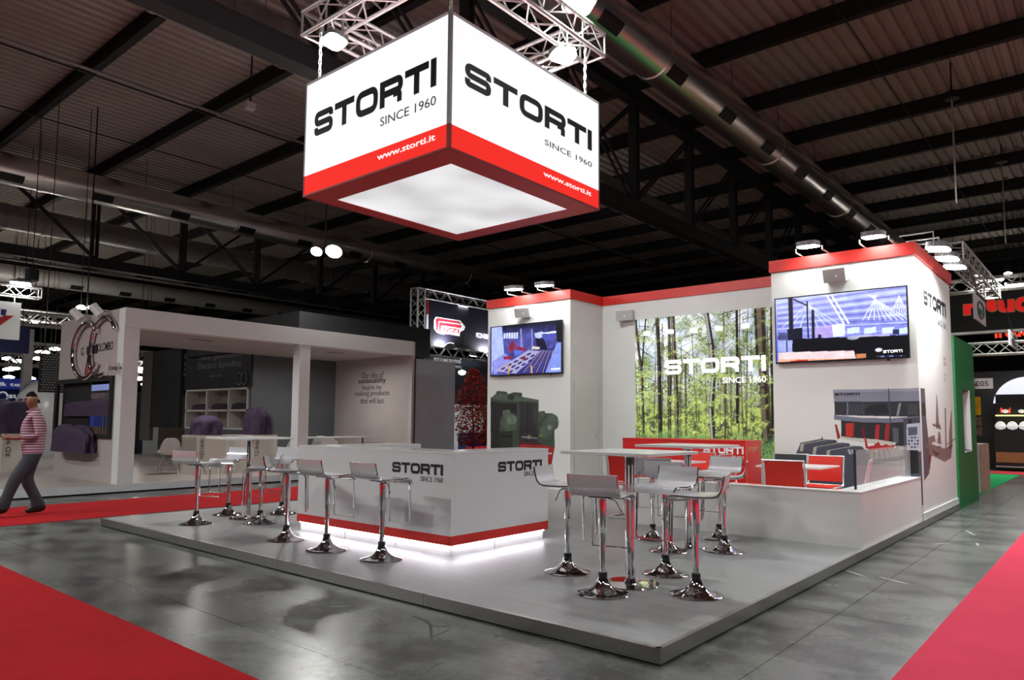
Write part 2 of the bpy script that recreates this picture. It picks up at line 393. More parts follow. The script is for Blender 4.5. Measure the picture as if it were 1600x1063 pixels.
for y, z, r in ((16.5, 9.75, .04), (16.85, 9.80, .025), (31.0, 7.6, .05), (12.4, 9.9, .02), (-1.5, 9.9, .02), (21.0, 9.9, .02), (2.0, 9.9, .015)):
    obj('service_pipe', MB().tube([(HX0, y, z), (HX1, y, z)], r, 6), GALVD if r > .03 else STEEL, ceiling, smooth=50)
# ------------------------------------------------------------------ air ducts along X
def duct(label, y, z, r, m, vents=True, side=-1, ribs=False, x0=-12, x1=62, ph=0.):
    t = thing('air_duct', label, 'duct', (0, y, z), group=None)
    obj('pipe', MB().tube([(x0, 0, 0), (x1, 0, 0)], r, 28), m, t, smooth=50)
    rm = None; x = x0+2+ph
    while x < x1:
        o = obj('joint_ring', MB().tube([(-.06, 0, 0), (.06, 0, 0)], r+.018, 28), m, t, smooth=50) if rm is None else bpy.data.objects.new('joint_ring', rm)
        if rm is None: rm = o.data
        else: C.objects.link(o); o.parent = t
        o.location.x = x
        x += 6.27 if not ribs else 1.25
    if vents:
        vm = None; x = x0+.9+ph; k = 0; th = R_(-38)*1.
        while x < x1:
            if vm is None:
                mb = MB(); a0, a1 = R_(-62), R_(-30)
                for i in range(5): pass
                pts = []
                for rr in (r-.01, r+.022):
                    for i in range(6):
                        a = a0+(a1-a0)*i/5; pts.append((side*math.cos(a)*rr, math.sin(a)*rr))
                n = 6
                outl = pts[:n]+list(reversed(pts[n:]))
                mb.prism(outl, lambda a, b, c: (c, a, b), 0, .62)
                vm = mb.mesh('vent_grille'); fix(vm); vm.materials.append(BLACK)
            o = bpy.data.objects.new('vent_grille', vm); C.objects.link(o); o.parent = t; o.location.x = x
            x += 2.5
    hm = MB()
    for k in range(0, 19):
        xx = PX[0]+k*3.135+.6; hm.tube([(xx, 0, r), (xx, 0, 10.2-z)], .008, 4)
    obj('hanger_rods', hm, STEEL, t)['kind'] = 'stuff'
    return t
duct('shiny galvanised air duct with black grilles above the right-hand tower', 4.85, 8.78, .46, GALV)
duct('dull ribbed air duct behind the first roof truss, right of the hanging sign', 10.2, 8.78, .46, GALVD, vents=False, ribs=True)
duct('shiny galvanised air duct with black grilles crossing above the grey neighbouring booth', 22.95, 8.78, .46, GALV, ph=.8)
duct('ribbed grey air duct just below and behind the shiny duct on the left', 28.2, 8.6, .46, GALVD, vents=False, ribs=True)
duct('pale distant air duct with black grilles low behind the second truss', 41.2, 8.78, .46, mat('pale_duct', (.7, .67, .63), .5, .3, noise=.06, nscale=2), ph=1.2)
# ------------------------------------------------------------------ box truss helper and lamps
def box_truss(name, label, p0, p1, w=.29, pitch=.30, rc=.026, rb_=.011, group=None, m=None, cat='truss', parent=None):
    """square lattice truss; parts: four chords, lacing on four sides"""
    p0 = Vector(p0); p1 = Vector(p1); d = p1-p0; L = d.length; d.normalize()
    up = Vector((0, 0, 1)) if abs(d.z) < .9 else Vector((1, 0, 0)); a = d.cross(up).normalized(); b = a.cross(d).normalized(); h = w/2
    t = parent if parent is not None else thing(name, label, cat, p0, group=group)
    O = p0
    cs = [(-h, -h), (h, -h), (h, h), (-h, h)]
    for q in cs:
        s0 = a*q[0]+b*q[1] + (p0-O if parent is None else p0-Vector(parent.location)); obj('chord', MB().tube([s0, s0+d*L], rc, 8), m or TRUSSM, t, smooth=50)
    org = Vector((0, 0, 0)) if parent is None else p0-Vector(parent.location)
    for k in range(4):
        q0, q1 = cs[k], cs[(k+1) % 4]; mb = MB(); n = max(2, int(round(L/pitch)))
        for i in range(n):
            A0 = q0 if i % 2 == 0 else q1; A1 = q1 if i % 2 == 0 else q0
            mb.tube([org+a*A0[0]+b*A0[1]+d*(L*i/n), org+a*A1[0]+b*A1[1]+d*(L*(i+1)/n)], rb_, 5)
        for s_ in (0., L): mb.tube([org+a*q0[0]+b*q0[1]+d*s_, org+a*q1[0]+b*q1[1]+d*s_], rb_*1.5, 5)
        obj('lacing', mb, m or TRUSSM, t, smooth=50)
    return t
def light(name, loc, target, energy, size=.3, col=(1, 1, 1), kind='AREA', spread=180, parent=None, sy=None):
    l = bpy.data.lights.new(name, kind); l.energy = energy*LAMP; l.color = col
    if kind == 'AREA':
        l.size = size; l.spread = R_(spread); l.shape = 'DISK'
        if sy: l.shape = 'RECTANGLE'; l.size_y = sy
    else: l.shadow_soft_size = size
    o = bpy.data.objects.new(name, l); C.objects.link(o); o.location = loc
    o.rotation_euler = (Vector(target)-Vector(loc)).to_track_quat('-Z', 'Y').to_euler()
    return o
def flood(label, loc, aim, power, w=.42, h=.30, arms=None, group='LED floodlights', lens=None, col=(.95, 1, .98), spread=140, rot=None, extra=None):
    """LED floodlight: rounded housing, lens facing the aim point, arms down to what carries it"""
    t = thing('floodlight', label, 'lamp', loc, group=group)
    d = (Vector(aim)-Vector(loc)).normalized(); q = d.to_track_quat('-Z', 'Y')
    hold = obj('housing', MB().prism(rr_pts(w, h, .09), lambda a, b, c: (a, b, c), .008, .075), mat('lamp_housing', (.30, .30, .31), .4, .6, noise=.05), t)
    le = obj('lens', MB().prism(rr_pts(w*.93, h*.93, .08), lambda a, b, c: (a, b, c), -.004, .008), lens or LENS, t)
    for o in (hold, le): o.rotation_mode = 'QUATERNION'; o.rotation_quaternion = q
    L = light('floodlight_beam', Vector(loc)+d*.03, Vector(loc)+d*2, power, w*.9, col, spread=spread, sy=h*.9)
    L.parent = t; L.location = d*.03
    if arms:
        for p, r_ in arms:
            obj('arm', MB().tube([Vector(x)-Vector(loc) for x in p], r_, 6), TRUSSM, t, smooth=50)
    return t
def rr_pts(w, h, r, seg=5):
    P = []
    for cx, cy, a0 in ((w/2-r, h/2-r, 0), (-w/2+r, h/2-r, 90), (-w/2+r, -h/2+r, 180), (w/2-r, -h/2+r, 270)):
        for i in range(seg+1):
            a = R_(a0+90*i/seg); P.append((cx+r*math.cos(a), cy+r*math.sin(a)))
    return P
# ================================================================== THE STAND
HP = .0957; PXX, PYY = 10.0, 8.0
plat = thing('platform', 'raised grey platform of the white and red stand with aluminium edge', 'platform', (0, 0, 0))
obj('deck', bx(.03, .03, .01, PXX, PYY, HP-.001), LAMI, plat)
for (y0, y1) in ((0, 1.956), (1.956, 3.9), (3.9, 5.9), (5.9, 8.0)):
    obj('edging', MB().box(0, y0+.002, .012, .004, y1-.002, HP).box(0, y0+.002, HP, .035, y1-.002, HP+.003), ALU, plat)
for (x0, x1) in ((0, 2.0), (2.0, 4.0), (4.0, 6.0), (6.0, 8.0), (8.0, 10.0)):
    obj('edging', MB().box(x0+.002, 0, .012, x1-.002, .004, HP).box(x0+.002, 0, HP, x1-.002, .035, HP+.003), ALU, plat)
obj('base_frame', bx(.012, .012, 0, PXX, PYY, .012), BLACK, plat)
TX, TZ, TR = 7.277, 3.716, 3.893
BXW = 8.41
# right tower: the printed skins are the front and side faces
rt = struct('wall_stand_right', MB().box(TX+.012, .032, HP, 10.04, 1.995, TZ+.1), WHITE, label='white tower wall of the stand, on the right, with screen and machine print')
def band(mb, x0, y0, x1, y1, o=.022): mb.box(x0-o, y0-o, TZ, x1+o, y1+o, TR); return mb
obj('fascia', band(MB(), TX, .02, 10.05, 2.0), RED, rt)
lt = struct('wall_stand_left', MB().box(TX+.012, 5.83, HP, 10.0, 7.93, TZ+.1), WHITE, label='white tower wall of the stand, on the left, with screen')
obj('fascia', band(MB(), TX, 5.83, 10.0, 7.93), RED, lt)
bw = struct('wall_stand_back', MB().box(BXW, 2.0, HP, BXW+.1, 5.83, TZ+.1), WHITE, label='white back wall of the stand between the two towers, carrying the forest print')
obj('fascia', MB().box(BXW-.022, 2.022, TZ, BXW+.12, 5.808, TR), RED, bw)
obj('skirting_trim', MB().box(TX-.004, .012, HP, 10.04, .032, HP+.09), WHITE2, rt)
SPK0 = mat('pale_gap', (.45, .44, .43), .5, noise=.03)
dr = struct('door_1', MB().box(7.42, 5.818, HP+.01, 8.24, 5.83, 2.15), WHITE, label='white flush door in the side of the left tower')
obj('door_handle', MB().box(8.13, 5.80, 1.05, 8.17, 5.818, 1.22).tube([(8.15, 5.79, 1.12), (8.04, 5.79, 1.12)], .011, 6), CHROME, dr, smooth=40)
for x in (7.41, 8.25): obj('frame_strip', MB().box(x-.003, 5.822, HP, x+.003, 5.83, 2.16), SPK0, dr)
WB = tuple(MATS['white_board'].node_tree.nodes['Principled BSDF'].inputs['Base Color'].default_value[:3])
# ---- print on the right tower, front skin
def pX(pts, X=TX): return [A(onx(x, y, X), 'X') for x, y in pts]
cv = Canvas(-2.0, -.02, HP, TZ, 400, 740, WB)
G1, G2, G3 = rgb(128, 130, 146), rgb(96, 98, 114), rgb(62, 64, 78)
def P(pts, col, al=1.): cv.poly(pX(pts), col, al)
def Ln(p, q, t, col, al=1.): a, b = pX([p, q]); cv.line(a, b, t, col, al)
P([(1300, 609), (1388, 608), (1439, 607), (1441, 740), (1415, 746), (1390, 706), (1340, 706)], rgb(170, 168, 172), .0)
P([(1314, 657), (1400, 660), (1440, 655), (1446, 790), (1416, 790), (1413, 700), (1360, 690), (1314, 682)], rgb(36, 36, 42))
P([(1301, 609), (1388, 608), (1442, 606), (1442, 628), (1303, 629)], G1); P([(1301, 609), (1388, 608), (1442, 606), (1442, 611), (1301, 613)], rgb(150, 152, 166))
P([(1303, 628), (1442, 627), (1442, 652), (1304, 649)], rgb(44, 46, 54))
for k in range(9): Ln((1322+k*5, 648), (1330+k*5, 632), .006, rgb(92, 96, 108), .6)
P([(1350, 640), (1362, 632), (1384, 632), (1388, 646), (1352, 648)], rgb(26, 27, 33)); P([(1400, 650), (1404, 630), (1408, 630), (1404, 650)], rgb(130, 134, 142)); P([(1418, 631), (1434, 631), (1434, 648), (1418, 648)], rgb(66, 64, 66))
P([(1303, 649), (1345, 653), (1390, 654), (1442, 650), (1442, 658), (1390, 661), (1345, 660), (1303, 656)], rgb(112, 114, 132))
Ln((1388, 608), (1391, 660), .008, G3); Ln((1324, 629), (1324, 650), .008, G1)
for x0 in (1321,): P([(x0, 662), (x0+13, 661), (x0+12, 683), (x0, 683)], rgb(186, 40, 30))
P([(1368, 664), (1374, 664), (1372, 700), (1366, 700)], rgb(172, 34, 40)); P([(1384, 662), (1390, 662), (1388, 698), (1380, 700)], rgb(150, 30, 38)); P([(1345, 668), (1351, 666), (1352, 690), (1348, 690)], rgb(90, 28, 26))
P([(1394, 668), (1403, 670), (1404, 692), (1396, 694)], rgb(84, 86, 96))
P([(1314, 683), (1370, 687), (1400, 692), (1398, 696), (1350, 692), (1314, 686)], rgb(192, 190, 178))
P([(1304, 664), (1307, 663), (1313, 684), (1308, 687)], rgb(140, 34, 40))
P([(1350, 684), (1353, 684), (1356, 698), (1366, 696), (1372, 690), (1376, 696), (1398, 697), (1396, 702), (1362, 705), (1352, 700)], rgb(176, 34, 36))
P([(1352, 702), (1366, 706), (1398, 700), (1402, 696), (1412, 698), (1412, 770), (1340, 770), (1344, 712)], rgb(120, 116, 110))  # grey aisle floor as mirrored in the glass, painted into the print
for k in range(6): Ln((1352+k*7, 703), (1347+k*9, 716), .006, rgb(36, 34, 38))
P([(1344, 722), (1413, 712), (1413, 718), (1344, 730)], rgb(66, 64, 66)); P([(1341, 746), (1413, 734), (1413, 752), (1341, 772)], rgb(120, 40, 52), .35)  # floor and red carpet bands of the same glass reflection, painted in
# the three feed chutes
for (ox, oy) in ((0, 0), (20, 5), (41, 10)):
    P([(1240+ox, 716+oy), (1251+ox, 692+oy), (1283+ox, 686+oy), (1306+ox, 688+oy), (1318+ox, 705+oy), (1320+ox, 770), (1236+ox, 770)], rgb(72, 74, 88))
    P([(1251+ox, 693+oy), (1283+ox, 687+oy), (1296+ox, 687+oy), (1256+ox, 694+oy), (1254+ox, 706+oy), (1249+ox, 705+oy)], rgb(168, 164, 152))
    P([(1249+ox, 694+oy), (1251+ox, 692+oy), (1283+ox, 686+oy), (1284+ox, 688+oy)], rgb(54, 56, 70)); P([(1283+ox, 683+oy), (1285+ox, 683+oy), (1285+ox, 688+oy), (1283+ox, 688+oy)], rgb(40, 42, 52))
Ln((1326, 704), (1328, 709), .016, rgb(170, 172, 186)); Ln((1331, 704), (1332, 708), .012, rgb(170, 172, 186))
# control box and right column
P([(1411, 655), (1446, 650), (1447, 790), (1414, 790)], rgb(70, 70, 84)); P([(1419, 655), (1424, 655), (1424, 663), (1419, 663)], rgb(20, 20, 24))
P([(1416, 663), (1437, 661), (1439, 706), (1417, 704)], rgb(186, 188, 200)); P([(1418, 668), (1433, 667), (1433, 680), (1419, 681)], rgb(84, 88, 112))
for i in range(4):
    for j in range(4): cv.ell(*pX([(1420+4.6*i, 684+5*j)])[0], .016, .018, rgb(60, 62, 78) if (i+j) % 3 else rgb(150, 150, 168))
P([(1418, 703), (1434, 704), (1436, 740), (1419, 742)], rgb(14, 14, 17))
sk = cv.build('printed_skin', fX(TX+.012-.0005), PRINT, rt)
a, b = pX([(1304, 618.5)])[0], pX([(1343, 614)])[0]
obj('lettering', wide_word('STORTI', a[0], b[0], a[1], b[1]+.0, fX(TX+.0115), .002), BLACKV, rt)
# ---- print on the right tower, side skin (sepia machine drawing and name)
cv = Canvas(TX+.012, 10.04, HP, TZ, 300, 340, WB)
def pY(pts, Y=.032): return [A(ony(x, y, Y), 'Y') for x, y in pts]
def P(pts, col, al=1.): cv.poly(pY(pts), col, al)
def Ln(p, q, t, col, al=1.): a, b = pY([p, q]); cv.line(a, b, t, col, al)
SEP = rgb(104, 66, 58); SEP2 = rgb(74, 50, 46)
P([(1438, 606), (1445, 608), (1447, 652), (1452, 700), (1452, 740), (1444, 752)], rgb(92, 86, 92)); P([(1440, 630), (1446, 630), (1447, 650), (1440, 650)], rgb(60, 52, 52))
for q in ([(1463, 618), (1464, 617), (1467, 660), (1471, 672), (1462, 669)], [(1476, 638), (1478, 638), (1479, 702), (1477, 702)], [(1486, 642), (1487, 642), (1488, 700), (1483, 702), (1483, 676)], [(1457, 662), (1470, 665), (1466, 668), (1457, 666)], [(1450, 684), (1460, 680), (1462, 690), (1452, 694)], [(1466, 675), (1469, 676), (1471, 694), (1465, 694)],
          [(1449, 690), (1456, 694), (1476, 702), (1488, 694), (1486, 716), (1476, 722), (1456, 712), (1452, 728), (1450, 724)], [(1452, 706), (1456, 708), (1453, 736), (1450, 728)]): P(q, SEP, .85)
for k in range(22):
    x = 1450+rng.random()*37; y = 688+rng.random()*30; Ln((x, y), (x+rng.uniform(-6, 8), y+rng.uniform(-8, 8)), .012, SEP2 if k % 2 else rgb(150, 116, 104), .8)
cv.c = np.where(np.abs(cv.c-np.array(WB)).sum(-1, keepdims=True) > .02, cv.c*(.9+.25*cv.noise(12, 12, 5)[..., None]), cv.c)
for k, (dx, dy) in enumerate(((0, 0), (.07, 0), (.14, 0), (0, .08), (.07, .08), (.14, .08))):
    q0 = pY([(1474.5, 571)])[0]; cv.rect(q0[0]+dx, q0[0]+dx+.045, q0[1]+dy, q0[1]+dy+.055, rgb(190, 60, 60), .8); cv.rect(q0[0]+dx-.02, q0[0]+dx+.02, q0[1]+dy-.26, q0[1]+dy-.20, rgb(150, 140, 138), .7)
cv.build('printed_skin', fY(.032-.0005), PRINT, rt)
(a0, b0), (a1, b1) = pY([(1443, 475)])[0], pY([(1477, 486)])[0]
(c0, d0) = pY([(1443, 452)])[0]
obj('lettering', wide_word('STORTI', a0, a1, b0, d0, fY(.031), .004), BLACKV, rt)
q0, q1 = pY([(1464, 505)])[0], pY([(1477, 496)])[0]
text('SINCE 1960', q0[0], q1[0], q0[1]-.02, q0[1]+.07, 'Y', .031, GREYV, rt)
# ---- print on the left tower (green machine)
cv = Canvas(-7.93, -5.83, HP, TZ, 300, 500, WB)
def P(pts, col, al=1.): cv.poly(pX(pts), col, al)
def Ln(p, q, t, col, al=1.): a, b = pX([p, q]); cv.line(a, b, t, col, al)
GA, GB, GD = rgb(92, 108, 92), rgb(66, 82, 68), rgb(40, 50, 42)
P([(766, 700), (766, 622), (774, 616), (776, 611), (790, 612), (794, 616), (802, 613), (815, 614), (815, 622), (841, 625), (841, 700)], GB)
P([(766, 622), (782, 614), (841, 625), (841, 628), (780, 626)], GA); cv.ell(*pX([(798, 621)])[0], .11, .06, GD)
P([(766, 628), (780, 629), (780, 700), (766, 700)], rgb(34, 34, 36)); P([(780, 630), (807, 630), (807, 660), (780, 660)], rgb(24, 28, 26))
cv.ell(*pX([(795, 660)])[0], .27, .22, GA); cv.ell(*pX([(799, 656)])[0], .15, .1, rgb(124, 140, 122)); P([(784, 642), (796, 640), (797, 652), (786, 652)], rgb(104, 116, 100))
P([(811, 628), (838, 630), (840, 696), (811, 696)], rgb(46, 46, 50)); Ln((824, 629), (824, 690), .02, rgb(20, 20, 22)); P([(832, 636), (839, 636), (840, 668), (833, 668)], rgb(62, 62, 66)); P([(807, 627), (811, 628), (811, 700), (807, 700)], GB)
P([(841, 644), (850, 642), (852, 646), (862, 646), (871, 652), (871, 668), (866, 672), (866, 700), (841, 700)], GB); cv.ell(*pX([(862, 660)])[0], .17, .17, GA); cv.ell(*pX([(853, 672)])[0], .17, .22, GA); cv.ell(*pX([(858, 668)])[0], .06, .06, rgb(150, 164, 150)); P([(842, 643), (850, 642), (850, 660), (842, 660)], rgb(84, 98, 84))
P([(780, 674), (800, 674), (800, 700), (780, 700)], GD); Ln((782, 682), (799, 682), .02, rgb(16, 18, 16)); cv.ell(*pX([(826, 683)])[0], .05, .05, rgb(160, 140, 90)); Ln((815, 683), (838, 685), .015, rgb(150, 150, 150)); cv.ell(*pX([(844, 681)])[0], .04, .04, rgb(150, 130, 90))
P([(810, 690), (845, 692), (845, 700), (810, 700)], rgb(96, 40, 34)); P([(812, 695), (850, 696), (866, 700), (860, 734), (850, 734), (848, 705), (812, 703)], rgb(186, 34, 30)); P([(848, 707), (862, 708), (862, 710), (848, 709)], rgb(230, 228, 224))
P([(766, 700), (812, 700), (812, 706), (766, 706)], rgb(150, 40, 34))
mk = np.abs(cv.c-np.array(WB)).sum(-1, keepdims=True) > .03
cv.c = np.where(mk, cv.c*(.38+.62*cv.noise(9, 9, 3)[..., None]), cv.c)
cv.build('printed_skin', fX(TX+.0115), PRINT, lt)
# ---- forest print
fa0, fa1, fb0, fb1 = -5.067, -2.02, .75, 3.365
cv = Canvas(fa0, fa1, fb0, fb1, 420, 380, (0, 0, 0))
t_ = (cv.b-fb0)/(fb1-fb0); n1 = cv.noise(5, 4, 1, 5); n2 = cv.noise(26, 22, 2, 3); n3 = cv.noise(55, 50, 3, 2); n4 = cv.noise(3, 2.2, 9, 4)
def mixc(a, b, f): f = np.clip(f, 0, 1)[..., None]; return np.asarray(a)*(1-f)+np.asarray(b)*f
sky = mixc(rgb(150, 170, 200), rgb(236, 240, 244), n4*1.8-.2); leaf = mixc(rgb(62, 84, 40), rgb(196, 208, 128), (n2-.3)*2.4)
dens = np.clip((.92-t_)*1.3+(n1-.5)*3.4+.42, 0, 1)*np.clip((n3-.22)*4, 0, 1)
cv.c = mixc(sky, leaf, dens); cv.c = mixc(cv.c, rgb(40, 52, 34), np.clip((n2-.52)*6, 0, 1)*.75*(dens*.6+.4))
back = mixc(rgb(38, 48, 30), rgb(186, 202, 118), (n2*.55+n3*.35+n1*.5-.52)*3.6); cv.c = mixc(cv.c, back, np.clip((.50-t_)*5, 0, 1)*.85)
r2 = random.Random(3)
for k in range(42):
    x = fa0+r2.random()*(fa1-fa0); y0 = fb0+r2.uniform(.10, .3)*(fb1-fb0); cv.line((x, y0), (x+r2.uniform(-.08, .08), fb0+r2.uniform(.55, 1.05)*(fb1-fb0)), r2.uniform(.004, .011), mixc(rgb(50, 46, 38), rgb(120, 112, 92), np.array(r2.random())), .85)
for k in range(150):
    x = fa0+r2.random()*(fa1-fa0); y = fb0+r2.uniform(.5, 1.0)*(fb1-fb0); cv.line((x, y), (x+r2.uniform(-.35, .35), y+r2.uniform(.02, .22)), r2.uniform(.003, .007), rgb(52, 48, 42), .8)
def trunk(pts, wpx, dark, lit, side=.4):
    Q = pX(pts, BXW); px = .0107*wpx/2
    for i in range(len(Q)-1):
        cv.line(Q[i], Q[i+1], px, dark); cv.line((Q[i][0]-px*side, Q[i][1]), (Q[i+1][0]-px*side, Q[i+1][1]), px*.45, lit, .85)
D1, D2, LT1 = rgb(58, 52, 48), rgb(40, 36, 34), rgb(112, 102, 92)
trunk([(994, 500), (999, 548), (1004, 580), (1007, 690)], 5, D2, LT1); trunk([(1010, 498), (1006, 550), (1004, 580)], 3, D2, D1)
trunk([(1028, 497), (1031, 560), (1032, 620), (1033, 690)], 7.5, D2, rgb(78, 70, 62)); trunk([(1046, 495), (1048, 560), (1048, 690)], 5, D1, LT1)
trunk([(1052, 494), (1055, 560), (1058, 610), (1059, 690)], 8, D1, rgb(138, 128, 116)); trunk([(1105, 490), (1113, 540), (1116, 590), (1112, 640), (1116, 700)], 8.5, D2, rgb(176, 172, 176))
trunk([(1152, 484), (1153, 560), (1153, 660)], 4.5, D2, D1); trunk([(1190, 482), (1192, 560), (1195, 610), (1200, 690)], 14, D1, rgb(120, 108, 94)); trunk([(1181, 484), (1184, 560)], 4, D2, D1); trunk([(1206, 482), (1208, 690)], 4, D2, D1); trunk([(1072, 560), (1073, 680)], 3, D1, LT1); trunk([(1135, 600), (1134, 690)], 3, D1, LT1)
cl = np.clip((cv.noise(4, 11, 21, 4)-.54)*10, 0, 1)*np.clip((n3-.38)*5, 0, 1)*np.clip(1.15-np.abs(t_-.45)*1.7, 0, 1)
cv.c = mixc(cv.c, mixc(rgb(128, 152, 66), rgb(214, 226, 150), n2*1.5-.25), cl*.9)
gr = mixc(rgb(26, 40, 28), rgb(112, 146, 100), (n3*1.1+n1*.9-.6)*2.2); cv.c = mixc(cv.c, gr, np.clip((.13+.10*(n1-.5)-t_*.72)*16, 0, 1)*.92)
cv.c = np.clip(cv.c, 0, 1)**1.25*1.12
fp = thing('forest_poster', 'backlit glossy photo print of a spring forest on the back wall', 'poster', (BXW, -(fa0+fa1)/2, fb0))
ff = lambda a, b, c: (BXW-.028-c, -a, b)
off = tuple(fp.location)
cv.build('print', ff, BACKLIT, fp, off=off)
obj('frame', MB().box(BXW-.027, -fa1, fb0-.01, BXW, -fa0, fb1), WHITE2, fp, off=off)
(a0, b0), (a1, b1), (c0, d0) = pX([(1041, 586), (1198, 581), (1041, 562)], BXW)
obj('lettering', wide_word('STORTI', a0, a1, b0+.0, d0-.02, lambda a, b, c: (BXW-.029-c, -a, b), .02), mat('lit_white', (.9, .9, .9), .4, emit=.55, ecol=(1, 1, 1)), fp, off=off)
text('SINCE 1960', pX([(1130, 590)], BXW)[0][0], a1, 2.075, 2.185, 'X', BXW-.028, MATS['lit_white'], fp, off=off, depth=.008, bold=.015)
# ---- screens
def screen(label, y0, y1, z0, z1, cvs):
    t = thing('wall_screen', label, 'screen', (TX, (y0+y1)/2, z0), group='flat screens on the stand towers'); off = tuple(t.location)
    obj('casing', MB().box(TX-.065, y0, z0, TX-.02, y1, z1), mat('screen_casing', (.01, .01, .012), .25, noise=.05), t, off=off, bevel=.004)
    obj('mount', MB().box(TX-.02, y0+.5, z0+.2, TX+.012, y1-.5, z1-.2), BLACK, t, off=off)
    obj('sensor', MB().box(TX-.06, y0+.25, z0-.025, TX-.045, y0+.29, z0), BLACK, t, off=off)
    cvs.c = cvs.c*(.72+.5*cvs.noise(14, 16, 31, 3)[..., None])
    cvs.build('picture', lambda a, b, c: (TX-.0665, -a, b), SCREEN, t, off=off)
    return t, off
b_ = .018
# right screen: bright factory hall
y0, y1, z0, z1 = .10, 1.93, 2.28, 3.29
cv = Canvas(-y1+b_, -y0-b_, z0+b_+.01, z1-b_, 240, 130, (0, 0, 0))
def P(pts, col, al=1.): cv.poly(pX(pts, TX-.066), col, al)
def Ln(p, q, t, col, al=1.): a, b = pX([p, q], TX-.066); cv.line(a, b, t, col, al)
u = (cv.a-cv.a0)/(cv.a1-cv.a0); v = (cv.b-cv.b0)/(cv.b1-cv.b0)
cv.c = mixc(rgb(96, 100, 196), rgb(190, 198, 255), (v-.35)*1.2+.15*(cv.noise(4, 6, 4)-.5)*4)
for k in range(16):
    f = k/15; y = 465+f*78; Ln((1216, y+8-f*16), (1420, y-24+f*16), .006+.010*(1-f), rgb(84, 84, 168) if k % 2 else rgb(206, 212, 255), .6)
P([(1218, 515), (1420, 508), (1420, 524), (1218, 536)], rgb(150, 158, 240), .5)
P([(1216, 468), (1290, 462), (1320, 505), (1318, 510), (1216, 488)], rgb(160, 168, 245), .35)
for x0 in (1292, 1300): Ln((x0, 462), (x0+26, 505), .012, rgb(226, 232, 255))
for k in range(9): Ln((1370-k*1.5, 462), (1348+k*9, 500), .007, rgb(228, 234, 255), .8)
for k in range(7): Ln((1405, 462), (1390+k*5, 494), .006, rgb(224, 230, 255), .8)
for k in range(8): Ln((1262, 476), (1222+k*14, 512), .006, rgb(220, 228, 255), .7)
P([(1300, 508), (1320, 505), (1320, 525), (1302, 527)], rgb(214, 240, 255))
for x0 in (1324, 1350, 1378, 1405): P([(x0, 513), (x0+19, 511), (x0+19, 520), (x0, 522)], rgb(206, 228, 255), .9)
P([(1270, 512), (1300, 508), (1302, 527), (1270, 528)], rgb(190, 160, 220), .6)
Ln((1235, 465), (1237, 540), .035, rgb(26, 22, 38)); P([(1230, 515), (1254, 512), (1254, 535), (1232, 536)], rgb(20, 20, 38)); Ln((1261, 472), (1263, 528), .012, rgb(20, 20, 44)); Ln((1270, 486), (1271, 528), .022, rgb(24, 20, 34)); Ln((1240, 468), (1262, 478), .012, rgb(24, 24, 50))
P([(1216, 520), (1232, 520), (1232, 532), (1216, 532)], rgb(24, 24, 54), .8)
P([(1238, 530), (1425, 523), (1426, 566), (1300, 570), (1238, 556)], rgb(6, 6, 10)); P([(1216, 532), (1238, 532), (1238, 550), (1216, 550)], rgb(150, 160, 236)); Ln((1229, 532), (1230, 552), .01, rgb(40, 40, 80))
P([(1216, 551), (1334, 548), (1338, 562), (1216, 568)], rgb(222, 196, 200)); P([(1216, 562), (1338, 560), (1338, 564), (1216, 569)], rgb(220, 150, 100), .8); P([(1234, 564), (1262, 562), (1262, 566), (1234, 567)], rgb(190, 30, 24)); P([(1338, 553), (1353, 553), (1353, 559), (1338, 562)], rgb(190, 120, 80))
for k in range(7): P([(1368+k*7, 556+(k % 3)), (1374+k*7, 555), (1376+k*7, 560), (1370+k*7, 561)], rgb(110, 110, 170) if k % 2 else rgb(40, 40, 60))
P([(1278, 523), (1283, 523), (1283, 528), (1278, 528)], rgb(30, 30, 60)); P([(1395, 515), (1405, 515), (1405, 523), (1395, 523)], rgb(40, 44, 80)); cv.ell(*pX([(1373, 547)], TX-.066)[0], .05, .03, rgb(210, 214, 235))
cv.ell(*pX([(1333, 528)], TX-.066)[0], .09, .03, rgb(200, 205, 225), .6); P([(1340, 524), (1390, 522), (1390, 525), (1340, 527)], rgb(200, 190, 230), .6)
t, off = screen('large wall screen showing a bright factory hall, on the right tower', y0, y1, z0, z1, cv)
q0, q1 = pX([(1380, 552)], TX-.066)[0], pX([(1410, 546)], TX-.066)[0]
obj('lettering', wide_word('STORTI', q0[0], q1[0], q0[1], q1[1], fX(TX-.067), .001), MATS['lit_white'], t, off=off)
# left screen: blue production line
y0, y1, z0, z1 = 5.97, 7.80, 2.29, 3.32
cv = Canvas(-y1+b_, -y0-b_, z0+b_+.01, z1-b_, 240, 130, (0, 0, 0))
cv.c = mixc(rgb(34, 32, 92), rgb(92, 92, 176), cv.noise(5, 5, 14)*1.5-.3); v = (cv.b-cv.b0)/(cv.b1-cv.b0)
cv.c = mixc(cv.c, rgb(18, 18, 40), (v-.72)*4)
P([(768, 506), (784, 507), (788, 556), (772, 572), (768, 586)], rgb(158, 172, 232)); P([(768, 566), (790, 552), (800, 566), (772, 586)], rgb(128, 130, 200))
for k in range(6): P([(787+k*3.9, 521-k*.3), (790+k*3.9, 521-k*.3), (790+k*3.9, 529), (787+k*3.9, 529.5)], rgb(188, 200, 250))
P([(835, 521), (848, 518), (848, 526), (838, 532)], rgb(170, 184, 245)); P([(848, 520), (872, 517), (872, 520), (848, 522)], rgb(214, 222, 255)); P([(846, 523), (872, 521), (870, 531), (850, 533)], rgb(70, 76, 160)); P([(836, 528), (850, 530), (856, 548), (840, 545)], rgb(18, 16, 40))
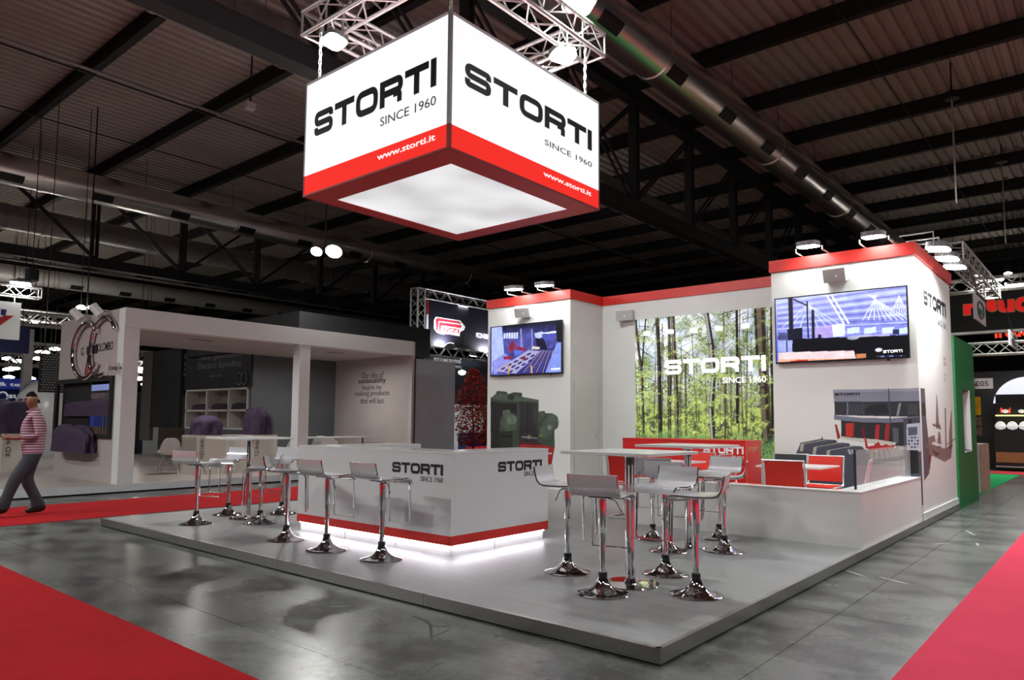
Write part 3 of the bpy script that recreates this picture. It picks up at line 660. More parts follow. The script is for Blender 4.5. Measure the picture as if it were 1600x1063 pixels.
for x0, c0 in ((814, rgb(140, 140, 190)), (820, rgb(60, 60, 120)), (831, rgb(120, 124, 190))): Ln((x0, 515), (x0+1, 545), .02, c0, .8)
P([(773, 580), (826, 547), (844, 549), (806, 584)], rgb(152, 148, 186))
for i in range(5):
    for j in range(3):
        f = i/5; x = 782+i*10+j*6; y = 577-i*5.6+j*2.4-(0); P([(x, y), (x+6, y-3.5), (x+8.5, y-2), (x+2.5, y+1.6)], rgb(34, 32, 92))
P([(808, 585), (846, 550), (860, 545), (868, 540), (856, 585)], rgb(44, 40, 110))
for k in range(9): Ln((818+k*5, 582), (846+k*2.2, 548), .006, rgb(110, 100, 170) if k % 2 else rgb(200, 180, 120), .6)
P([(852, 582), (870, 536), (880, 534), (880, 584)], rgb(120, 138, 214)); P([(868, 505), (881, 502), (881, 536), (870, 534)], rgb(10, 10, 22))
for q in ([(794, 545), (800, 531), (806, 540), (800, 552)], [(806, 540), (822, 545), (820, 549), (806, 546)], [(786, 558), (800, 556), (798, 562), (788, 562)], [(816, 559), (821, 556), (822, 562), (817, 564)]): P(q, rgb(122, 34, 56))
P([(803, 548), (816, 548), (814, 554), (804, 556)], rgb(84, 104, 200)); P([(832, 541), (844, 543), (842, 546), (830, 546)], rgb(200, 190, 190)); Ln((794, 570), (795, 584), .02, rgb(180, 130, 70)); Ln((830, 572), (831, 584), .014, rgb(200, 170, 110))
t, off = screen('wall screen showing a blue production line, on the left tower', y0, y1, z0, z1, cv)
q0, q1 = pX([(861, 579)], TX-.066)[0], pX([(875, 575)], TX-.066)[0]
obj('lettering', wide_word('STORTI', q0[0], q1[0], q0[1], q1[1], fX(TX-.067), .001), MATS['lit_white'], t, off=off)
# ---- loudspeakers
SPK = mat('speaker_grey', (.42, .41, .40), .5, noise=.05)
def speaker(label, x, y, z, yawd, tilt):
    t = thing('loudspeaker', label, 'speaker', (x, y, z), group='small white loudspeakers')
    q = Matrix.Rotation(R_(yawd), 4, 'Z') @ Matrix.Rotation(R_(tilt), 4, 'Y')
    body = bx(-.20, -.155, -.10, -.03, .155, .10).mesh('cabinet'); fix(body); body.transform(q); obj('cabinet', body, WHITE2, t)
    g = bx(-.208, -.148, -.093, -.20, .148, .093).mesh('grille'); fix(g); g.transform(q); obj('grille', g, SPK, t)
    c = MB().tube([(-.213, -.03, -.01), (-.20, -.03, -.01)], .018, 10).mesh('badge'); fix(c); c.transform(q); obj('badge', c, WHITEV, t)
    obj('bracket', MB().tube([(-.06, 0, 0), (0, 0, .0)], .02, 6), BLACK, t)
    return t
speaker('small white loudspeaker above the production line screen', TX+.01, 6.95, 3.60, 22, -24)
speaker('small white loudspeaker on the back wall left of the forest print', BXW, 5.27, 3.47, 10, -6)
speaker('small white loudspeaker above the factory hall screen', TX+.01, 1.02, 3.59, 0, -20)
# ---- reception counter
CX0, CX1, CY0, CY1 = 1.131, 2.635, 2.807, 5.325; CZ, CA, CB = 1.081, .292, .202
ct = thing('reception_counter', 'white reception counter with red band and glowing base', 'counter', ((CX0+CX1)/2, (CY0+CY1)/2, HP)); off = tuple(ct.location)
segs = ((CX0, CY0, CX0+.45, CY1), (CX0+.45, CY0, CX1, CY0+.42), (CX0+.45, 4.87, CX1, CY1))
GREYB = mat('pale_grey_board', (.68, .675, .69), .34, noise=.02, nscale=2)
for k, (x0, y0, x1, y1) in enumerate(segs):
    obj('body', MB().box(x0, y0, CA, x1, y1, CZ-.022), GREYB, ct, off=off)
    obj('worktop', MB().box(x0-.004*(k == 0), y0-.004*(k < 2), CZ-.022, x1+(.0), y1+(.004 if k != 1 else 0), CZ), mat('worktop_white', (.72, .72, .71), .18, noise=.02), ct, off=off)
obj('red_band', MB().box(CX0-.003, CY0-.003, CB, CX0+.45, CY1+.003, CA).box(CX0+.45, CY0-.003, CB, CX1+.003, CY0+.42, CA).box(CX0+.45, 4.87, CB, CX1+.003, CY1+.003, CA), RED, ct, off=off)
KICK = mat('kick_white', (.8, .8, .8), .4, noise=.02)
for y0, y1 in ((CY0+.03, 3.62), (3.635, 4.45), (4.465, CY1-.03)):
    kp = obj('kick_panel', MB().box(CX0+.03, y0, HP, CX0+.05, y1, CB), KICK, ct, off=off)
    obj('light_strip', MB().box(CX0+.014, y0, CB-.012, CX0+.030, y1, CB-.001), LED, kp, off=None).data.transform(Matrix.Translation([-c for c in off]))
for x0, x1 in ((CX0+.05, 1.78), (1.80, CX1-.05)):
    kp = obj('kick_panel', MB().box(x0, CY0+.03, HP, x1, CY0+.05, CB), KICK, ct, off=off)
    obj('light_strip', MB().box(x0, CY0+.014, CB-.012, x1, CY0+.030, CB-.001), LED, kp, off=off)
(a0, b0), (a1, b1), (a2, b2) = [A(onx(x, y, CX0), 'X') for x, y in ((613, 737), (692, 743.5), (692, 726.5))]
obj('lettering', wide_word('STORTI', a0, a1, b1, b2, fX(CX0-.0005), .003), BLACKV, ct, off=off)
(a3, b3), (a4, b4) = [A(onx(x, y, CX0), 'X') for x, y in ((657, 752), (692, 746))]
text('SINCE 1960', a3, a4, b3+.0, b3+.05, 'X', CX0, GREYV, ct, off=off)
(a0, b0), (a1, b1), (a2, b2) = [A(ony(x, y, CY0), 'Y') for x, y in ((778, 738), (846, 733.5), (778, 722))]
obj('lettering', wide_word('STORTI', a0, a1, b0, b2, fY(CY0-.0005), .003), BLACKV, ct, off=off)
(a3, b3), = [A(ony(x, y, CY0), 'Y') for x, y in ((819, 744.5),)]
text('SINCE 1960', a3, a1, b3, b3+.05, 'Y', CY0, GREYV, ct, off=off)
# ---- hanging sign cube
QX0, QX1, QY0, QY1, QZ0, QZ1, QZ = .967, 3.581, 2.741, 5.167, 3.981, 5.359, 4.228
hs = thing('hanging_sign', 'large hanging white and red light box with black lettering', 'sign', ((QX0+QX1)/2, (QY0+QY1)/2, QZ0)); off = tuple(hs.location)
FAB = mat('lit_white_fabric', (.5, .5, .52), .8, emit=.74, ecol=(.93, .95, 1.0), noise=.01)
FABR = mat('lit_red_fabric', rgb(225, 30, 22), .8, emit=.62, ecol=rgb(238, 44, 34), noise=.02)
e = .018
for z0, z1, m_ in ((QZ, QZ1-.03, FAB), (QZ0+.02, QZ, FABR)):
    obj('fabric_face', MB().box(QX0+.004, QY0+.035, z0, QX0+.012, QY1-.02, z1), m_, hs, off=off)
    obj('fabric_face', MB().box(QX0+.035, QY0+.004, z0, QX1-.02, QY0+.012, z1), m_, hs, off=off)
    obj('fabric_face', MB().box(QX1-.012, QY0+.02, z0, QX1-.004, QY1-.02, z1), m_, hs, off=off)
    obj('fabric_face', MB().box(QX0+.02, QY1-.012, z0, QX1-.02, QY1-.004, z1), m_, hs, off=off)
FR = mat('grey_profile', (.33, .33, .32), .45, .5, noise=.05); FRR = mat('dark_red_profile', rgb(150, 24, 24), .5, noise=.05)
for x, y in ((QX0, QY0), (QX0, QY1), (QX1, QY0), (QX1, QY1)):
    w_ = .035 if (x, y) == (QX0, QY0) else .02
    sxn = 1 if x == QX0 else -1; syn = 1 if y == QY0 else -1
    for z0, z1, m_ in ((QZ, QZ1, FR), (QZ0, QZ, FRR)): obj('corner_profile', MB().box(min(x, x+sxn*w_), min(y, y+syn*w_), z0, max(x, x+sxn*w_), max(y, y+syn*w_), z1), m_, hs, off=off)
for z0, z1, m_ in ((QZ1-.03, QZ1, mat('white_profile', (.7, .7, .72), .4, noise=.02)), (QZ0, QZ0+.02, FRR)):
    for q in ((QX0+.035, QY0, QX1-.02, QY0+.02), (QX0+.02, QY1-.02, QX1-.02, QY1), (QX0, QY0+.035, QX0+.02, QY1-.02), (QX1-.02, QY0+.02, QX1, QY1-.02)):
        obj('edge_profile', MB().box(q[0], q[1], z0, q[2], q[3], z1), m_, hs, off=off)
# underside: red border and soft light panel
I = [onz(x, y, QZ0) for x, y in ((703, 254), (530, 314), (885, 328), (714, 368))]
ix0, ix1 = (I[0][0]+I[1][0])/2, (I[2][0]+I[3][0])/2; iy0, iy1 = (I[0][1]+I[2][1])/2, (I[1][1]+I[3][1])/2
REDU = mat('red_underside', rgb(190, 28, 26), .5, noise=.05)
for q in ((QX0+.02, QY0+.02, ix0, QY1-.02), (ix1, QY0+.02, QX1-.02, QY1-.02), (ix0, QY0+.02, ix1, iy0), (ix0, iy1, ix1, QY1-.02)): obj('underside_border', MB().box(q[0], q[1], QZ0+.002, q[2], q[3], QZ0+.018), REDU, hs, off=off)
def soft_panel():
    m = mat('lit_ceiling_fabric', (.45, .45, .45), .8, emit=.55, ecol=(.9, .93, .95), noise=.01); nt = m.node_tree; N = nt.nodes
    no = N.new('ShaderNodeTexNoise'); no.inputs['Scale'].default_value = 1.1; no.inputs['Detail'].default_value = 1; mr = N.new('ShaderNodeMapRange'); mr.inputs['From Min'].default_value = .3; mr.inputs['From Max'].default_value = .7; mr.inputs['To Min'].default_value = .40; mr.inputs['To Max'].default_value = .72
    g = N.new('ShaderNodeNewGeometry'); nt.links.new(g.outputs['Position'], no.inputs['Vector']); nt.links.new(no.outputs['Fac'], mr.inputs['Value']); nt.links.new(mr.outputs['Result'], N['Principled BSDF'].inputs['Emission Strength']); return m
obj('light_panel', MB().box(ix0, iy0, QZ0+.012, ix1, iy1, QZ0+.02), soft_panel(), hs, off=off)
def LX(pts): return [A(onx(x, y, QX0), 'X') for x, y in pts]
def LY(pts): return [A(ony(x, y, QY0), 'Y') for x, y in pts]
(a0, b0), (a1, b1), (a2, b2) = LX([(490.6, 215), (682, 89.5), (672.5, 136.6)])
(a3, b3), = LX([(491, 213)])
zb, zt = (b2+b0)/2, b1
obj('lettering', wide_word('STORTI', a0, a1, zb, zt, fX(QX0+.0035), .004), BLACKV, hs, off=off)
(a0, b0), (a1, b1) = LX([(593.7, 198), (681, 148.4)]); text('SINCE 1960', a0, a1, b0+.0, b1, 'X', QX0+.004, GREYV, hs, off=off)
(a0, b0), (a1, b1) = LX([(589, 251), (679.7, 209)]); text('www.storti.it', a0, a1, b0, b1, 'X', QX0+.004, MATS['lit_white'], hs, off=off, bold=.015)
(a0, b0), (a1, b1), (a2, b2) = LY([(726.6, 98), (924.4, 236), (920, 200)])
obj('lettering', wide_word('STORTI', a0, a1, b1, (b2+b0)/2, fY(QY0+.0035), .004), BLACKV, hs, off=off)
(a0, b0), (a1, b1) = LY([(851.6, 217), (925, 262)]); text('SINCE 1960', a0, a1, b1, b0, 'Y', QY0+.004, GREYV, hs, off=off)
(a0, b0), (a1, b1) = LY([(849.4, 267), (924, 307)]); text('www.storti.it', a0, a1, b1, b0, 'Y', QY0+.004, MATS['lit_white'], hs, off=off, bold=.015)
# chains from the truss to the sign
lk = MB(); lk.tube([(math.cos(t)*.016, 0, math.sin(t)*.026+(.012 if math.sin(t) > 0 else -.012)) for t in [2*math.pi*i/10 for i in range(10)]], .006, 5, closed=True)
link_me = lk.mesh('link'); fix(link_me, 60); link_me.materials.append(TRUSSM)
for nm, x, y in (('front', QX0+.02, QY0+.02), ('left', 1.05, 5.02), ('right', 3.44, 2.86), ('rear', QX1-.1, QY1-.1)):
    t = thing('chain', {'front': 'steel chain above the front corner of the hanging sign', 'left': 'steel chain holding the left corner of the hanging sign', 'right': 'steel chain holding the right corner of the hanging sign', 'rear': 'steel chain holding the rear corner of the hanging sign'}[nm], 'chain', (x, y, QZ1), group='chains of the hanging sign')
    z = .03; k = 0
    while z < .68:
        o = bpy.data.objects.new('link', link_me); C.objects.link(o); o.parent = t; o.location.z = z; o.rotation_euler.z = (k % 2)*math.pi/2; z += .056; k += 1
# truss frame over the sign
ZT = 6.15; h = .145
box_truss('rigging_truss', 'aluminium lattice truss over the left face of the hanging sign', (QX0+h, QY0-.35, ZT), (QX0+h, QY1+.12, ZT), group='truss frame above the hanging sign')
box_truss('rigging_truss', 'aluminium lattice truss over the right face of the hanging sign', (QX0+2*h, QY0+h, ZT), (QX1+.12, QY0+h, ZT), group='truss frame above the hanging sign')
box_truss('rigging_truss', 'aluminium lattice truss over the far right edge of the hanging sign', (QX1-h, QY0+2*h, ZT), (QX1-h, QY1, ZT), group='truss frame above the hanging sign')
box_truss('rigging_truss', 'aluminium lattice truss over the rear left edge of the hanging sign', (QX0+2*h, QY1-h, ZT), (QX1-2*h, QY1-h, ZT), group='truss frame above the hanging sign')
for x, y in ((QX0+.15, QY1-.15), (QX1-.15, QY0+.15)): obj('suspension_cable', MB().tube([(x, y, ZT), (x, y, 10.0)], .012, 5), TRUSSM, ceiling)
L1 = onz(522, 66, 5.93); L2 = onz(880, 88, 5.93); L3 = onz(905, 6, 6.45)
flood('floodlight under the left corner of the sign truss', tuple(L1), (L1[0]-.7, L1[1]+.1, 2.5), 90, .34, .26, arms=[([L1+np.array([0, 0, .02]), L1+np.array([0, 0, .2])], .012)], spread=125)
flood('floodlight under the right corner of the sign truss', tuple(L2), (L2[0]-.3, L2[1]-.9, 2.5), 105, .34, .26, arms=[([L2+np.array([0, 0, .02]), L2+np.array([0, 0, .2])], .012)], spread=115)
flood('large floodlight above the right end of the sign truss', tuple(L3), (L3[0]-.6, L3[1]-1.2, 2.5), 75, .40, .32, arms=[([L3+np.array([0, 0, -.06]), (QX1-.02, QY0+.15, ZT+.14)], .014)], spread=125)
for lb, p, aim, pw in (('unseen floodlight added on the rear truss corner to brighten the back wall', (QX1-.15, QY1-.2, 5.93), (BXW, 5.0, 1.0), 52), ('unseen floodlight added on the rear truss to brighten the right tower', (QX1-.15, QY0+.9, 5.93), (TX, .9, 1.4), 3), ('unseen floodlight added on the rear truss to brighten the left tower', (QX1-.6, QY1-.15, 5.93), (TX, 7.0, 1.4), 7)):  # hidden behind the sign, added to raise the brightness of the walls
    flood(lb, p, aim, pw, .34, .26, arms=[([(p[0], p[1], p[2]+.03), (p[0], p[1], p[2]+.22)], .012)], spread=120)
# ---- floodlights on the towers
def tower_flood(label, p, dirx, power):
    p = np.array(p); arms = []
    if dirx == 'X':
        for s in (-.19, .19): arms.append(([(p[0]+.02, p[1]+s, p[2]), (p[0]+.02, p[1]+s, TR+.02), (p[0]+.42, p[1]+s, TR+.02)], .011))
        aim = (p[0]+.12, p[1], p[2]-1)
        t = flood(label, tuple(p), aim, power, .38, .28, arms, spread=165)
        for o in t.children:
            if o.name.startswith(('housing', 'lens')): o.rotation_quaternion = o.rotation_quaternion @ Matrix.Rotation(R_(90), 4, 'Z').to_quaternion()
    else:
        for s in (-.19, .19): arms.append(([(p[0]+s, p[1]+.02, p[2]), (p[0]+s, p[1]+.02, TR+.02), (p[0]+s, p[1]+.42, TR+.02)], .011))
        t = flood(label, tuple(p), (p[0], p[1]+.12, p[2]-1), power, .38, .28, arms, spread=165)
    return t
tower_flood('floodlight on the left tower, nearer the screen end beside the dark truss', onx(803, 453, 7.0), 'X', 2.6)
tower_flood('floodlight on the left tower, nearer the recess corner', onx(851, 447, 7.0), 'X', 2.6)
tower_flood('floodlight above the left half of the right tower front', onx(1263, 386, 7.0), 'X', 2.6)
tower_flood('floodlight above the right half of the right tower front', onx(1365, 371, 7.0), 'X', 2.6)
for k, (q, lb) in enumerate((((1466, 390), 'first of three floodlights on the side of the right tower, nearest the corner'), ((1480, 405), 'middle of the three floodlights on the side of the right tower'), ((1492, 418), 'last of three floodlights on the side of the right tower, farthest back'))):
    tower_flood(lb, ony(q[0], q[1], -.30), 'Y', 42)
# ---- low partition with glass
PXa, PYa, PYb, PZ = 4.33, .035, 2.72, .671; th = .26
lp = thing('low_partition', 'low white L-shaped partition around the red seating area', 'partition', (PXa, PYa, HP)); off = tuple(lp.location)
obj('panel', MB().box(PXa, PYa, HP, PXa+.16, PYb, PZ-.012), WHITE, lp, off=off); obj('panel', MB().box(PXa+.16, PYa, HP, TX+.012, PYa+th, PZ-.012), WHITE, lp, off=off)
obj('coping', MB().prism([(PXa-.003, PYa-.003), (TX+.012, PYa-.003), (TX+.012, PYa+th+.003), (PXa+.163, PYa+th+.003), (PXa+.163, PYb+.003), (PXa-.003, PYb+.003)], lambda a, b, c: (a, b, c), PZ-.012, PZ), WHITE2, lp, off=off)
gp = thing('glass_screen', 'clear glass screen standing on the low white partition', 'glass', (4.62, .16, PZ)); off = tuple(gp.location)
obj('pane', MB().box(4.63, .155, PZ, TX, .167, PZ+.42), GLASS, gp, off=off); obj('edge', MB().box(4.618, .150, PZ, 4.632, .172, PZ+.42), BLACK, gp, off=off)
# ---- red reception desk
RX0, RX1 = 6.35, 6.90; rz = 1.125
ry1 = onx(973, 684, RX0)[1]; ry0 = onx(1166, 689, RX0)[1]
rd = thing('red_desk', 'red reception desk with white lettering in front of the forest print', 'desk', (RX0, (ry0+ry1)/2, HP)); off = tuple(rd.location)
obj('body', MB().box(RX0, ry0, HP, RX1, ry1, rz-.02), REDG, rd, off=off); obj('worktop', MB().box(RX0-.005, ry0-.005, rz-.02, RX1+.005, ry1+.005, rz), REDG, rd, off=off)
obj('edge_trim', MB().box(RX0-.003, ry0-.003, HP, RX0+.012, ry0+.012, rz-.02), mat('orange_edge', rgb(190, 90, 60), .5, noise=.05), rd, off=off)
(a0, b0), (a1, b1), (a2, b2) = [A(onx(x, y, RX0), 'X') for x, y in ((1099, 706), (1162, 709), (1162, 699.5))]
obj('lettering', wide_word('STORTI', a0, a1, b0-.02, b2+.01, fX(RX0-.0005), .004), WHITEV, rd, off=off)
text('SINCE 1960', A(onx(1135, 713, RX0), 'X')[0], a1, b0-.10, b0-.045, 'X', RX0, WHITEV, rd, off=off)
obj('lettering', wide_word('STORTI', RX0+.08, RX0+.42, b0+.02, b0+.08, fY(ry0-.0005), .003), mat('pale_gold_vinyl', rgb(196, 150, 110), .5, noise=.02), rd, off=off)
# ---- bar stools
SEATM = mat('stool_shell', (.62, .62, .65), .18, .25, noise=.03, nscale=3)
def make_stool(H):
    t = thing('bar_stool', 'x', 'stool', group='chrome bar stools with curved seats')
    obj('base', MB().lathe([(.198, 0), (.2, .004), (.196, .008), (.165, .013), (.128, .023), (.094, .038), (.066, .060), (.047, .088), (.037, .112), (.035, .128)], 36), mat('chrome_dark_reflection', (.50, .49, .50), .07, 1.0, noise=.03, nscale=5), t, smooth=40)  # base chrome darkened in colour to stand for reflections of dark surroundings
    obj('collar', MB().lathe([(.031, .126), (.033, .128), (.033, .158), (.030, .160)], 20), BLACK, t, smooth=40)
    obj('lower_tube', MB().lathe([(.0225, .158), (.0225, .36), (.024, .40), (.029, .45)], 20), CHROME, t, smooth=40)
    obj('upper_tube', MB().lathe([(.030, .45), (.031, .452), (.031, H-.03), (.05, H-.022), (.05, H-.012)], 20), CHROME, t, smooth=40)
    prof = [(-.235, .160), (-.230, .125), (-.222, .085), (-.208, .045), (-.185, .016), (-.150, .003), (-.09, 0), (0, 0), (.08, .004), (.135, .006), (.168, -.002), (.188, -.022), (.196, -.05)]
    rows = [[(x, y, H+z+.004*(y/.19)**2) for y in (-.19, -.13, -.065, 0, .065, .13, .19)] for x, z in prof]
    seat = obj('seat', MB().sheet(rows, .013), SEATM, t, smooth=40)
    for s in (-1, 1): obj('rim', MB().tube([(x, s*.19, H+z) for x, z in prof], .0085, 6), CHROME, seat, smooth=50)
    obj('seat_plate', MB().box(-.09, -.08, H-.018, .09, .08, H-.007), BLACK, t)
    obj('lever', MB().tube([(-.02, -.05, H-.025), (-.03, -.11, H-.04), (-.045, -.165, H-.12)], .006, 6), CHROME, t, smooth=50)
    fr = MB(); fr.tube([(.02, -.155, H-.02), (.16, -.155, H-.03), (.195, -.155, H-.06), (.205, -.155, H-.42), (.205, .155, H-.42), (.195, .155, H-.06), (.16, .155, H-.03), (.02, .155, H-.02)], .0085, 6)
    obj('footrest', fr, CHROME, t, smooth=50)
    return t
ST = [('chrome bar stool at the front table, left rear of it, beside the counter', 887, 894, -76), ('chrome bar stool at the front table with its back turned to the viewer', 942, 928, 14), ('chrome bar stool nearest the platform edge, right of the front table', 1088, 930, 108), ('chrome bar stool behind the front table, facing the viewer', 1040, 897, 178),
      ('chrome bar stool at the second table, rear left, in front of the low partition', 1020, 842, 30), ('chrome bar stool at the second table, on its near side behind the front table', 1045, 861, 15), ('chrome bar stool at the second table, rear right, close to the partition', 1124, 842, 182), ('chrome bar stool at the second table, right side, back toward the partition corner', 1131.6, 862, 112),
      ('leftmost chrome bar stool, at the left table by the aisle', 306, 819, 20), ('chrome bar stool behind the left table, nearest the red aisle carpet', 356, 804.5, 206), ('low chrome bar stool in front of the left table', 406, 818, 145), ('chrome bar stool between the left table and the counter, partly hidden', 440, 803, 215),
      ('chrome bar stool at the left end of the counter', 447, 844, -38), ('chrome bar stool in the middle of the counter front', 510, 860, 2), ('chrome bar stool at the counter front, nearest the counter corner', 596, 874, -2)]
stool = None
for k, (lb, x, y, an) in enumerate(ST):
    if k == 10: o = make_stool(.675)
    elif stool is None: o = stool = make_stool(.735)
    else: o = copy_tree(stool)
    P_ = onz(x, y, HP); o.location = (P_[0], P_[1], HP); o.rotation_euler.z = R_(an); o['label'] = lb
# ---- bar tables
def make_table(hh, H=1.05):
    t = thing('bar_table', 'x', 'table', group='square white bar tables on chrome columns')
    obj('table_top', MB().box(-hh, -hh, H-.024, hh, hh, H), mat('table_white', (.66, .66, .65), .25, noise=.02), t, bevel=.003)
    obj('column', MB().lathe([(.038, .012), (.038, H-.05), (.10, H-.03), (.10, H-.024)], 24), CHROME, t, smooth=40)
    obj('base_disc', MB().lathe([(.228, 0), (.23, .004), (.226, .010), (.05, .014), (.045, .03)], 40), CHROME, t, smooth=30)
    return t
tb = make_table(.40)
for k, (lb, x, y) in enumerate((('square white bar table at the front of the platform', 985, 913), ('square white bar table close to the low partition', 1076, 853), ('square white bar table left of the counter by the aisle', 387, 810))):
    o = tb if k == 0 else copy_tree(tb); P_ = onz(x, y, HP); o.location = (P_[0], P_[1], HP); o['label'] = lb
# ---- red chairs and low tables behind the partition
FRAMEM = mat('silver_frame', (.6, .6, .6), .3, .8, noise=.03)
def make_chair():
    t = thing('mesh_chair', 'x', 'chair', group='red mesh chairs behind the partition')
    rows = [[(x, y, z) for y in (-.22, -.11, 0, .11, .22)] for x, z in ((.22, .44), (.12, .452), (0, .445), (-.12, .44), (-.20, .45))]
    obj('seat', MB().sheet(rows, .012), REDMESH, t, smooth=50)
    rows = [[(x, y, z) for y in (-.22, -.11, 0, .11, .22)] for x, z in ((-.215, .50), (-.225, .60), (-.245, .72), (-.275, .83))]
    obj('backrest', MB().sheet(rows, .012), REDMESH, t, smooth=50)
    for s in (-1, 1):
        obj('side_frame', MB().tube([(-.28, s*.24, .84), (-.23, s*.24, .60), (-.215, s*.24, .46), (-.19, s*.24, .44), (.22, s*.24, .44), (.25, s*.24, .41), (.26, s*.24, .03), (.24, s*.24, .012), (-.22, s*.24, .012)], .012, 6), FRAMEM, t, smooth=60)
    obj('top_rail', MB().tube([(-.28, -.24, .84), (-.28, .24, .84)], .011, 6), FRAMEM, t, smooth=60)
    for x_, z_ in ((-.205, .455), (.25, .42), (-.22, .012)): obj('cross_rail', MB().tube([(x_, -.24, z_), (x_, .24, z_)], .010, 6), FRAMEM, t, smooth=60)
    return t
def make_low_table(H=.74):
    t = thing('low_table', 'x', 'table', group='square white low tables'); hh = .40
    obj('table_top', MB().box(-hh, -hh, H-.02, hh, hh, H), MATS['table_white'], t)
    obj('column', MB().lathe([(.035, .012), (.035, H-.02)], 16), CHROME, t, smooth=40); obj('base_disc', MB().lathe([(.25, 0), (.25, .008), (.05, .014)], 32), CHROME, t, smooth=30)
    return t
TA = np.array([5.83, 1.17]); TB2 = np.array([5.45, 2.85])
lt1 = make_low_table(); lt1.location = (*TA, HP); lt1['label'] = 'square white low table among the red chairs, nearer the glass screen'
lt2 = copy_tree(lt1); lt2.location = (*TB2, HP); lt2['label'] = 'square white low table behind the second bar table and partition'
chr_ = None
for lb, x, y, an in (('red mesh chair with its back to the viewer, in front of the low table', TA[0]-.62, onx(1223, 740, TA[0]-.85)[1], 4), ('red mesh chair facing the viewer, behind the low table', TA[0]+.55, onx(1289, 730, TA[0]+.8)[1], 180), ('red mesh chair seen from the side beside the glass screen', TA[0]+.0, onx(1322, 740, TA[0]-.0)[1]-.0, 100), ('red mesh chair left of the low table, seen from the side', TA[0]-.02, TA[1]+.70, -88),
                     ('red mesh chair behind the bar stools, in front of the far low table', TB2[0]-.62, TB2[1]+.20, 6), ('red mesh chair right of the far low table, below the desk lettering', TB2[0]+.55, TB2[1]-.1, 176)):
    o = chr_ = make_chair() if chr_ is None else copy_tree(chr_)
    o.location = (x, y, HP); o.rotation_euler.z = R_(an); o['label'] = lb
# black chair behind the low table
bc = copy_tree(chr_); bc.name = 'mesh_chair'; bc.location = (TA[0]+.75, onx(1246, 715, TA[0]+1.0)[1]+.06, HP); bc.rotation_euler.z = R_(188); bc['label'] = 'black mesh chair behind the low table, left of the red one'; bc['group'] = 'black mesh chair'
for c in bc.children:
    if c.data.materials[0] == REDMESH: c.data = c.data.copy(); c.data.materials[0] = mat('black_mesh_fabric', (.01, .01, .012), .6, noise=.1, nscale=60)
# ================================================================== CARPETS
def carpet(label, x0, y0, x1, y1, m, z=.006):
    o = obj('carpet', MB().box(x0, y0, .0, x1, y1, z), m); o.location = (0, 0, .0); return tag(o, label, 'carpet', 'aisle carpets')
carpet('red aisle carpet in the left foreground', -4.7, -14, -1.60, 30, CARPET)
carpet('red aisle carpet strip between the stand and the grey booth', -1.60, 8.85, 40, 11.0, CARPET)
carpet('pinkish red aisle carpet along the right edge of the picture', -1.60, -4.3, 20.9, -1.04, CARPET2)
# scuffs and tape scraps lying on the concrete
TAPE = mat('pale_tape', (.22, .22, .21), .5, noise=.1); STAIN = mat('dark_scuff', (.045, .045, .045), .5, noise=.3)
for x, y, l, a in ((1516, 833, .5, 20), (1470, 850, .3, -30), (1527, 851, .25, 10), (1398, 908, .35, 60), (530, 948, .16, -35), (1338, 897, .3, 50)):
    p = onz(x, y, 0); o = obj('tape_scrap', MB().prism([(-l/2, -.012), (l*.1, -.02), (l/2, -.006), (l*.45, .012), (-l*.3, .016)], lambda u, v, c: (u, v, c), .0002, .0012), TAPE, floor); o.location = (p[0], p[1], 0); o.rotation_euler.z = R_(a)
for path, t_w in (([(645, 964), (665, 970), (673, 977), (674, 998), (678, 1020)], .018), ([(674, 978), (690, 980), (703, 977)], .014), ([(676, 995), (690, 990), (701, 984)], .01), ([(668, 1050), (676, 1042), (690, 1036)], .016)):
    mb = MB(); Q_ = [onz(x, y, 0) for x, y in path]; stroke(mb, [(q[0], q[1]) for q in Q_], t_w, lambda u, v, c: (u, v, c), .0002, .0006, .05); obj('scuff_mark', mb, STAIN, floor)
# ================================================================== ADDED FILL LAMPS AND THE LAMPS AROUND THE STAND
def bay(label, x, y, z, power, r=.24, group='round bay lamps added for fill light'):
    t = thing('added_bay_lamp', label, 'lamp', (x, y, z), group=group)
    obj('reflector', MB().lathe([(r, 0), (r+.01, .01), (r*.85, .12), (.09, .22), (.07, .34)], 24), mat('lamp_housing', (.3, .3, .31), .4), t, smooth=40)
    obj('lens', MB().lathe([(r*.95, -.006), (r*.95, .006)], 24), LENSW, t)
    obj('rod', MB().tube([(0, 0, .34), (0, 0, 10.2-z)], .010, 5), STEEL, t)
    l = light('added_bay_beam', (x, y, z-.02), (x, y, z-2), power, r*1.8, (.97, 1, .985), spread=170); l.parent = t; l.location = (0, 0, -.02)
k = 0
for x, y, pw in ((-6.5, -6.5, 290), (1.5, -7.5, 290), (9.5, -7.5, 270), (17.5, -7.5, 170), (26, -7.5, 150), (-7.5, 3.0, 150), (-7.5, 18.0, 300), (-7.5, 27, 150), (-9, 38, 150)):  # no such lamps known; added out of view to light the hall
    bay('unseen round lamp added over the aisles for fill light', x, y, 8.6, pw, .42)
